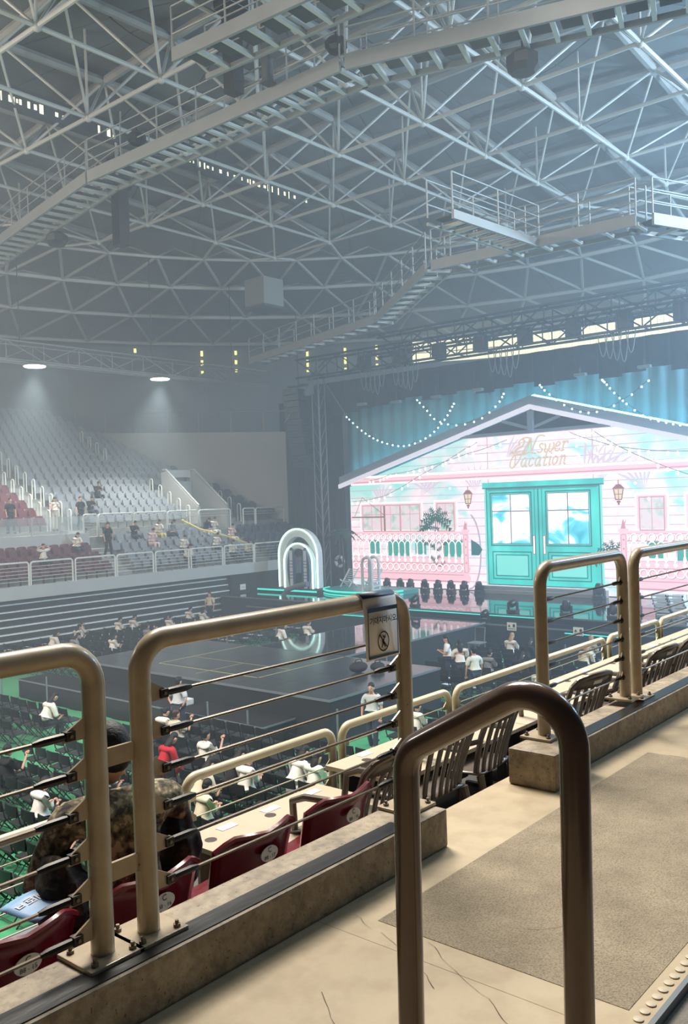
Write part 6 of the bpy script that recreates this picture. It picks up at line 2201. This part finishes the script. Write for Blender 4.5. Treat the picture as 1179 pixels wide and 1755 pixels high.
# near block
sit('phone', 8.36, 14.63, 'seated person in white tee at the far left, just left of the person in camouflage', 'white_cloth', 'black_cloth')
sit('bent', 7.54, 13.2, 'person in dark top with white hood bent over, below the left railing post', 'black_cloth', 'grey_cloth', 'hair_fair')
sit('film', 9.25, 17.28, 'person in black at the left picture edge raising a hand with a phone', 'black_cloth', 'black_cloth')
sit('bent', 9.72, 15.24, 'person in white bent forward between the two left railing posts', 'white_cloth')
sit('phone', 13.71, 17.33, 'seated dark haired person in patterned white top beside the fan filming with a phone', 'white_cloth')
sit('film', 13.69, 16.75, 'seated fan in cream tee holding up a phone in front of the standing man', 'cream_cloth', 'denim', 'hair_brown')
sit('film', 12.13, 14.81, 'fan in white tee filming, in front of the person in red', 'white_cloth')
sit('bent', 11.72, 15.35, 'person in a bright red jacket bent forward', 'red_cloth', 'red_cloth')
sit('bent', 10.77, 13.08, 'person in striped cream shirt behind the left end of the lower railing', 'cream_cloth')
sit('phone', 10.0, 12.0, 'person in striped top reading a blue slogan sheet by the lower railing corner', 'cream_cloth')
sit('bent', 11.67, 13.0, 'person in black bent forward behind the lower railing', 'black_cloth')
sit('phone', 12.07, 12.75, 'person in white tee looking at a phone behind the lower railing', 'white_cloth')
sit('bent', 12.16, 12.28, 'long haired person in white with dark straps behind the lower railing', 'white_cloth', 'white_cloth')
sit('phone_long', 12.35, 11.87, 'long haired woman in white shirt at the right end of the lower railing panel', 'white_cloth', 'black_cloth')
sit('phone', 17.2, 12.36, 'person in white with a bag strap behind the railing sign post', 'white_cloth')
person('stand', 16.7, 13.5, 0, 200, 'young man in loose pale shirt walking beside the square stage corner', 'pale_cloth', 'denim')
person('stand_back', 14.62, 18.3, 0, 10, 'standing man in striped shirt with hands behind his back by the apron', 'pale_cloth', 'denim', 'hair')
sit('bent', 12.2, 21.4, 'person in white seen between the leftmost railing posts beyond the aisle', 'white_cloth')
# block right of the runway
person('stand_phone', 23.76, 16.0, 0, 120, 'standing woman with ponytail in white holding a paper, left of the group', 'white_cloth', 'denim')
person('stand_phone', 23.1, 15.1, 0, 40, 'standing person in white tee with long dark hair in the middle of the group', 'white_cloth', 'denim')
person('stand', 22.25, 14.05, 0, 60, 'standing man in white with a black backpack at the right of the group', 'white_cloth', 'denim')
sit('phone', 23.6, 14.4, 'seated dark haired person behind the standing group', 'grey_cloth')
sit('bent', 24.2, 13.7, 'seated person in black right of the standing group', 'black_cloth')
sit('phone_long', 27.06, 15.71, 'fair haired person in white among the chairs below the stage placard', 'white_cloth', 'black_cloth', 'hair_fair')
sit('bent', 26.5, 14.9, 'person in black beside the fair haired one', 'black_cloth')
sit('bent', 26.18, 12.77, 'person in cream bent over, seen through the near railing', 'cream_cloth', 'cream_cloth', 'hair_fair')
sit('phone', 22.65, 12.2, 'person in white half hidden by the near railing post', 'white_cloth')
sit('phone', 28.4, 13.2, 'person with fair cap and white top just left of the twin posts', 'white_cloth', 'grey_cloth', 'hair_fair')
# far block
FAR = [(19.54, 32.35, 'bent', 'white_cloth', 'person in white at the left end of the far chairs, beside the striped bleachers'), (21.43, 33.7, 'phone', 'white_cloth', 'person in white leaning by the bleachers, left of a pair'), (21.38, 32.75, 'phone_long', 'white_cloth', 'person in pale top right of that leaning one'), (19.68, 30.61, 'bent', 'grey_cloth', 'person in grey low among the far chairs'), (23.55, 33.29, 'phone', 'white_cloth', 'person in white holding a pale sheet by the bleachers'), (20.58, 28.95, 'phone_long', 'white_cloth', 'long haired person in white nearest the square stage among the far chairs'), (24.56, 33.29, 'phone', 'white_cloth', 'dark haired person in white with a black top beside them'), (24.75, 32.5, 'bent', 'black_cloth', 'person in black beside the dark haired one in white'), (22.83, 29.98, 'film', 'grey_cloth', 'person in grey above the long railing'), (25.39, 31.62, 'phone', 'white_cloth', 'person in white in the middle of the far chairs'), (27.7, 33.57, 'phone', 'white_cloth', 'person in white with a bag strap near the end of the bleachers'), (27.46, 32.3, 'phone_long', 'white_cloth', 'person in white right of the bag strap one'), (26.4, 29.2, 'bent', 'black_cloth', 'person in black just above the long railing')]
for (x, y, k, sh, l) in FAR:
    sit(k, x, y, l, sh)
sit('bent', 25.33, 25.21, 'person in white leaning forward on the far side of the runway', 'white_cloth', face=-20)
sit('phone', 26.49, 24.7, 'person in white standing by the runway edge under the railing', 'white_cloth')
person('stand', 29.9, 34.6, 0, 200, 'person in brown walking before the end of the bleachers', 'cream_cloth', 'black_cloth', 'hair_brown')
# far stand people: seats face the arena (-Y)
def tier_z(y):
    rows_ = LOW + UP
    best = [z for (yy, z) in rows_ if yy <= y + 0.01]
    return best[-1] if best else 2.9
def fit(kind, x, row, label, shirt, pants='denim', hair='hair', up=False, stand=False, face=-90):
    y, z = (UP if up else LOW)[row]
    person(kind, x, y + (0.30 if not stand else 0.12), z, face, label, shirt, pants, hair)
fit('phone_long', 24.3, 2, 'woman in white and jeans sitting high in the crimson rows, looking at a phone', 'white_cloth')
fit('raise', 22.0, 1, 'person with both arms raised to the head in the crimson rows', 'white_cloth', 'black_cloth')
fit('stand', 25.95, 2, 'person in black standing on the lower stairs of the far stand', 'black_cloth', 'black_cloth', stand=True)
fit('phone', 26.6, 3, 'person in dark clothes sitting at the top of the lower stairs', 'black_cloth')
fit('stand', 26.1, 0, 'person in black standing behind the first middle railing', 'black_cloth', up=True, stand=True)
fit('phone', 27.4, 1, 'person in black sitting two rows above the middle railing', 'black_cloth', up=True)
fit('phone', 29.0, 3, 'person in black sitting alone in the upper grey seats', 'black_cloth', 'black_cloth', up=True)
fit('stand', 22.2, 0, 'person in black standing in the crimson seats left of the stairway', 'black_cloth', up=True, stand=True)
fit('phone', 21.2, 0, 'person in cream sitting at the far left behind the glass screen', 'cream_cloth', up=True)
fit('stand_phone', 24.6, 0, 'person in white standing behind the right end of the glass screen', 'white_cloth', 'white_cloth', up=True, stand=True)
fit('phone', 28.3, 3, 'person in black in the top row under the second middle railing', 'black_cloth')
fit('phone_long', 29.9, 3, 'person in white and yellow under the third middle railing', 'white_cloth', 'yellow_cloth')
fit('bent', 30.7, 3, 'person in grey beside the one in white and yellow', 'grey_cloth')
fit('phone', 28.8, 2, 'person in pink white with bare legs in the grey seats', 'pink_cloth', 'pink_cloth')
fit('phone', 30.2, 1, 'person in white in the second row behind the railing', 'white_cloth')
fit('bent', 29.7, 0, 'person with dark hair leaning on the front railing', 'white_cloth', 'black_cloth')
fit('phone', 32.5, 1, 'person in white tee, second row of the grey seats', 'white_cloth')
fit('phone_long', 32.9, 0, 'person in white in the front row behind the seventh railing', 'white_cloth', 'black_cloth')
fit('bent', 34.0, 0, 'person in pale top in the front row near the end of the grey seats', 'cream_cloth')
fit('phone', 33.8, 3, 'person in white at the start of the yellow ribbon', 'white_cloth', 'white_cloth')
fit('bent', 33.2, 3, 'person in dark top left of the yellow ribbon', 'black_cloth', 'white_cloth')
fit('phone', 34.4, 2, 'person in pink holding the yellow ribbon', 'pink_cloth', 'white_cloth')

# soldier in the crimson seat, seen from behind
PR['soldier'] = make_person(seated(0.02, 0.25, (0.34, 0.10, 0.92), (0.10, 0.26, 0.72), sleeve=1, wide=0.055), voxel=0.012)
so = person('soldier', 2.10, 3.03, 3.985, 80, 'person in camouflage jacket sitting with back to the camera', 'camo', 'camo_dark', 'hair', s=0.99)
so['label'] = 'short haired person in camouflage jacket sitting with their back to the camera'
# dark camouflage jacket bunched over the arms
def fold(cx_, cy_, cz_, rx, ry, rz_, seed, nm='jacket_fold'):
    rnd = random.Random(seed)
    b = MB()
    b.ball((0, 0, 0), 1, 1, 1, 36, 24)
    ph = [rnd.uniform(0, 6) for _ in range(4)]
    vs = []
    for p in b.v:
        q = Vector(p)
        k = 1 + 0.07 * sin(7 * q.x + 3 * q.z + ph[0]) + 0.06 * sin(9 * q.z + 4 * q.y + ph[1]) + 0.04 * sin(15 * q.z + ph[2])
        vs.append((q.x * rx * k + cx_, q.y * ry * k + cy_, q.z * rz_ * k + cz_))
    b.v = vs
    g = bpy.data.objects.new(nm, b.mesh(nm, M['camo_dark'], True))
    COL.objects.link(g)
    return g
o = fold(1.82, 3.02, 4.73, 0.09, 0.13, 0.17, 4, 'camouflage_jacket')
tag(o, 'dark camouflage jacket bunched at the left arm of the person in camouflage', 'jacket')
o = fold(2.36, 3.02, 4.73, 0.095, 0.13, 0.19, 9, 'camouflage_jacket')
tag(o, 'dark camouflage jacket bunched at the right arm of the person in camouflage', 'jacket')
g = thing('phone', (2.33, 3.38, 4.95), 'lit phone held up by the person in camouflage', 'phone')
MB().obox((2.24, 3.40, 4.97), (0.045, 0, 0), (0, 0.005, 0.0), (0, 0.01, 0.085)).build('case', M['black_plastic'], g)
MB().obox((2.24, 3.393, 4.97), (0.041, 0, 0), (0, 0.001, 0.0), (0, 0.0095, 0.078)).build('display', M['phone'], g)
# ================================================================ stage haze filling the hall
hz = MB().prism([(x, y, 0.02) for x, y in ((16.5, 4.4), (59.0, 4.4), (59.0, 57.9), (-3.0, 57.9), (-3.0, 30.0), (2.0, 18.5))], (0, 0, 0), (0, 0, 23.8)).build('haze', None)
tag(hz, 'thin bluish stage haze hanging in the whole hall', 'haze', None, 'stuff')
m = bpy.data.materials.new('haze')
m.use_nodes = True
nt = m.node_tree
nt.nodes.remove(nt.nodes['Principled BSDF'])
vs = nt.nodes.new('ShaderNodeVolumeScatter')
vs.inputs['Color'].default_value = (0.72, 0.87, 1.0, 1)
vs.inputs['Density'].default_value = 0.0150
vs.inputs['Anisotropy'].default_value = 0.25
nt.links.new(vs.outputs['Volume'], nt.nodes['Material Output'].inputs['Volume'])
hz.data.materials.append(m)
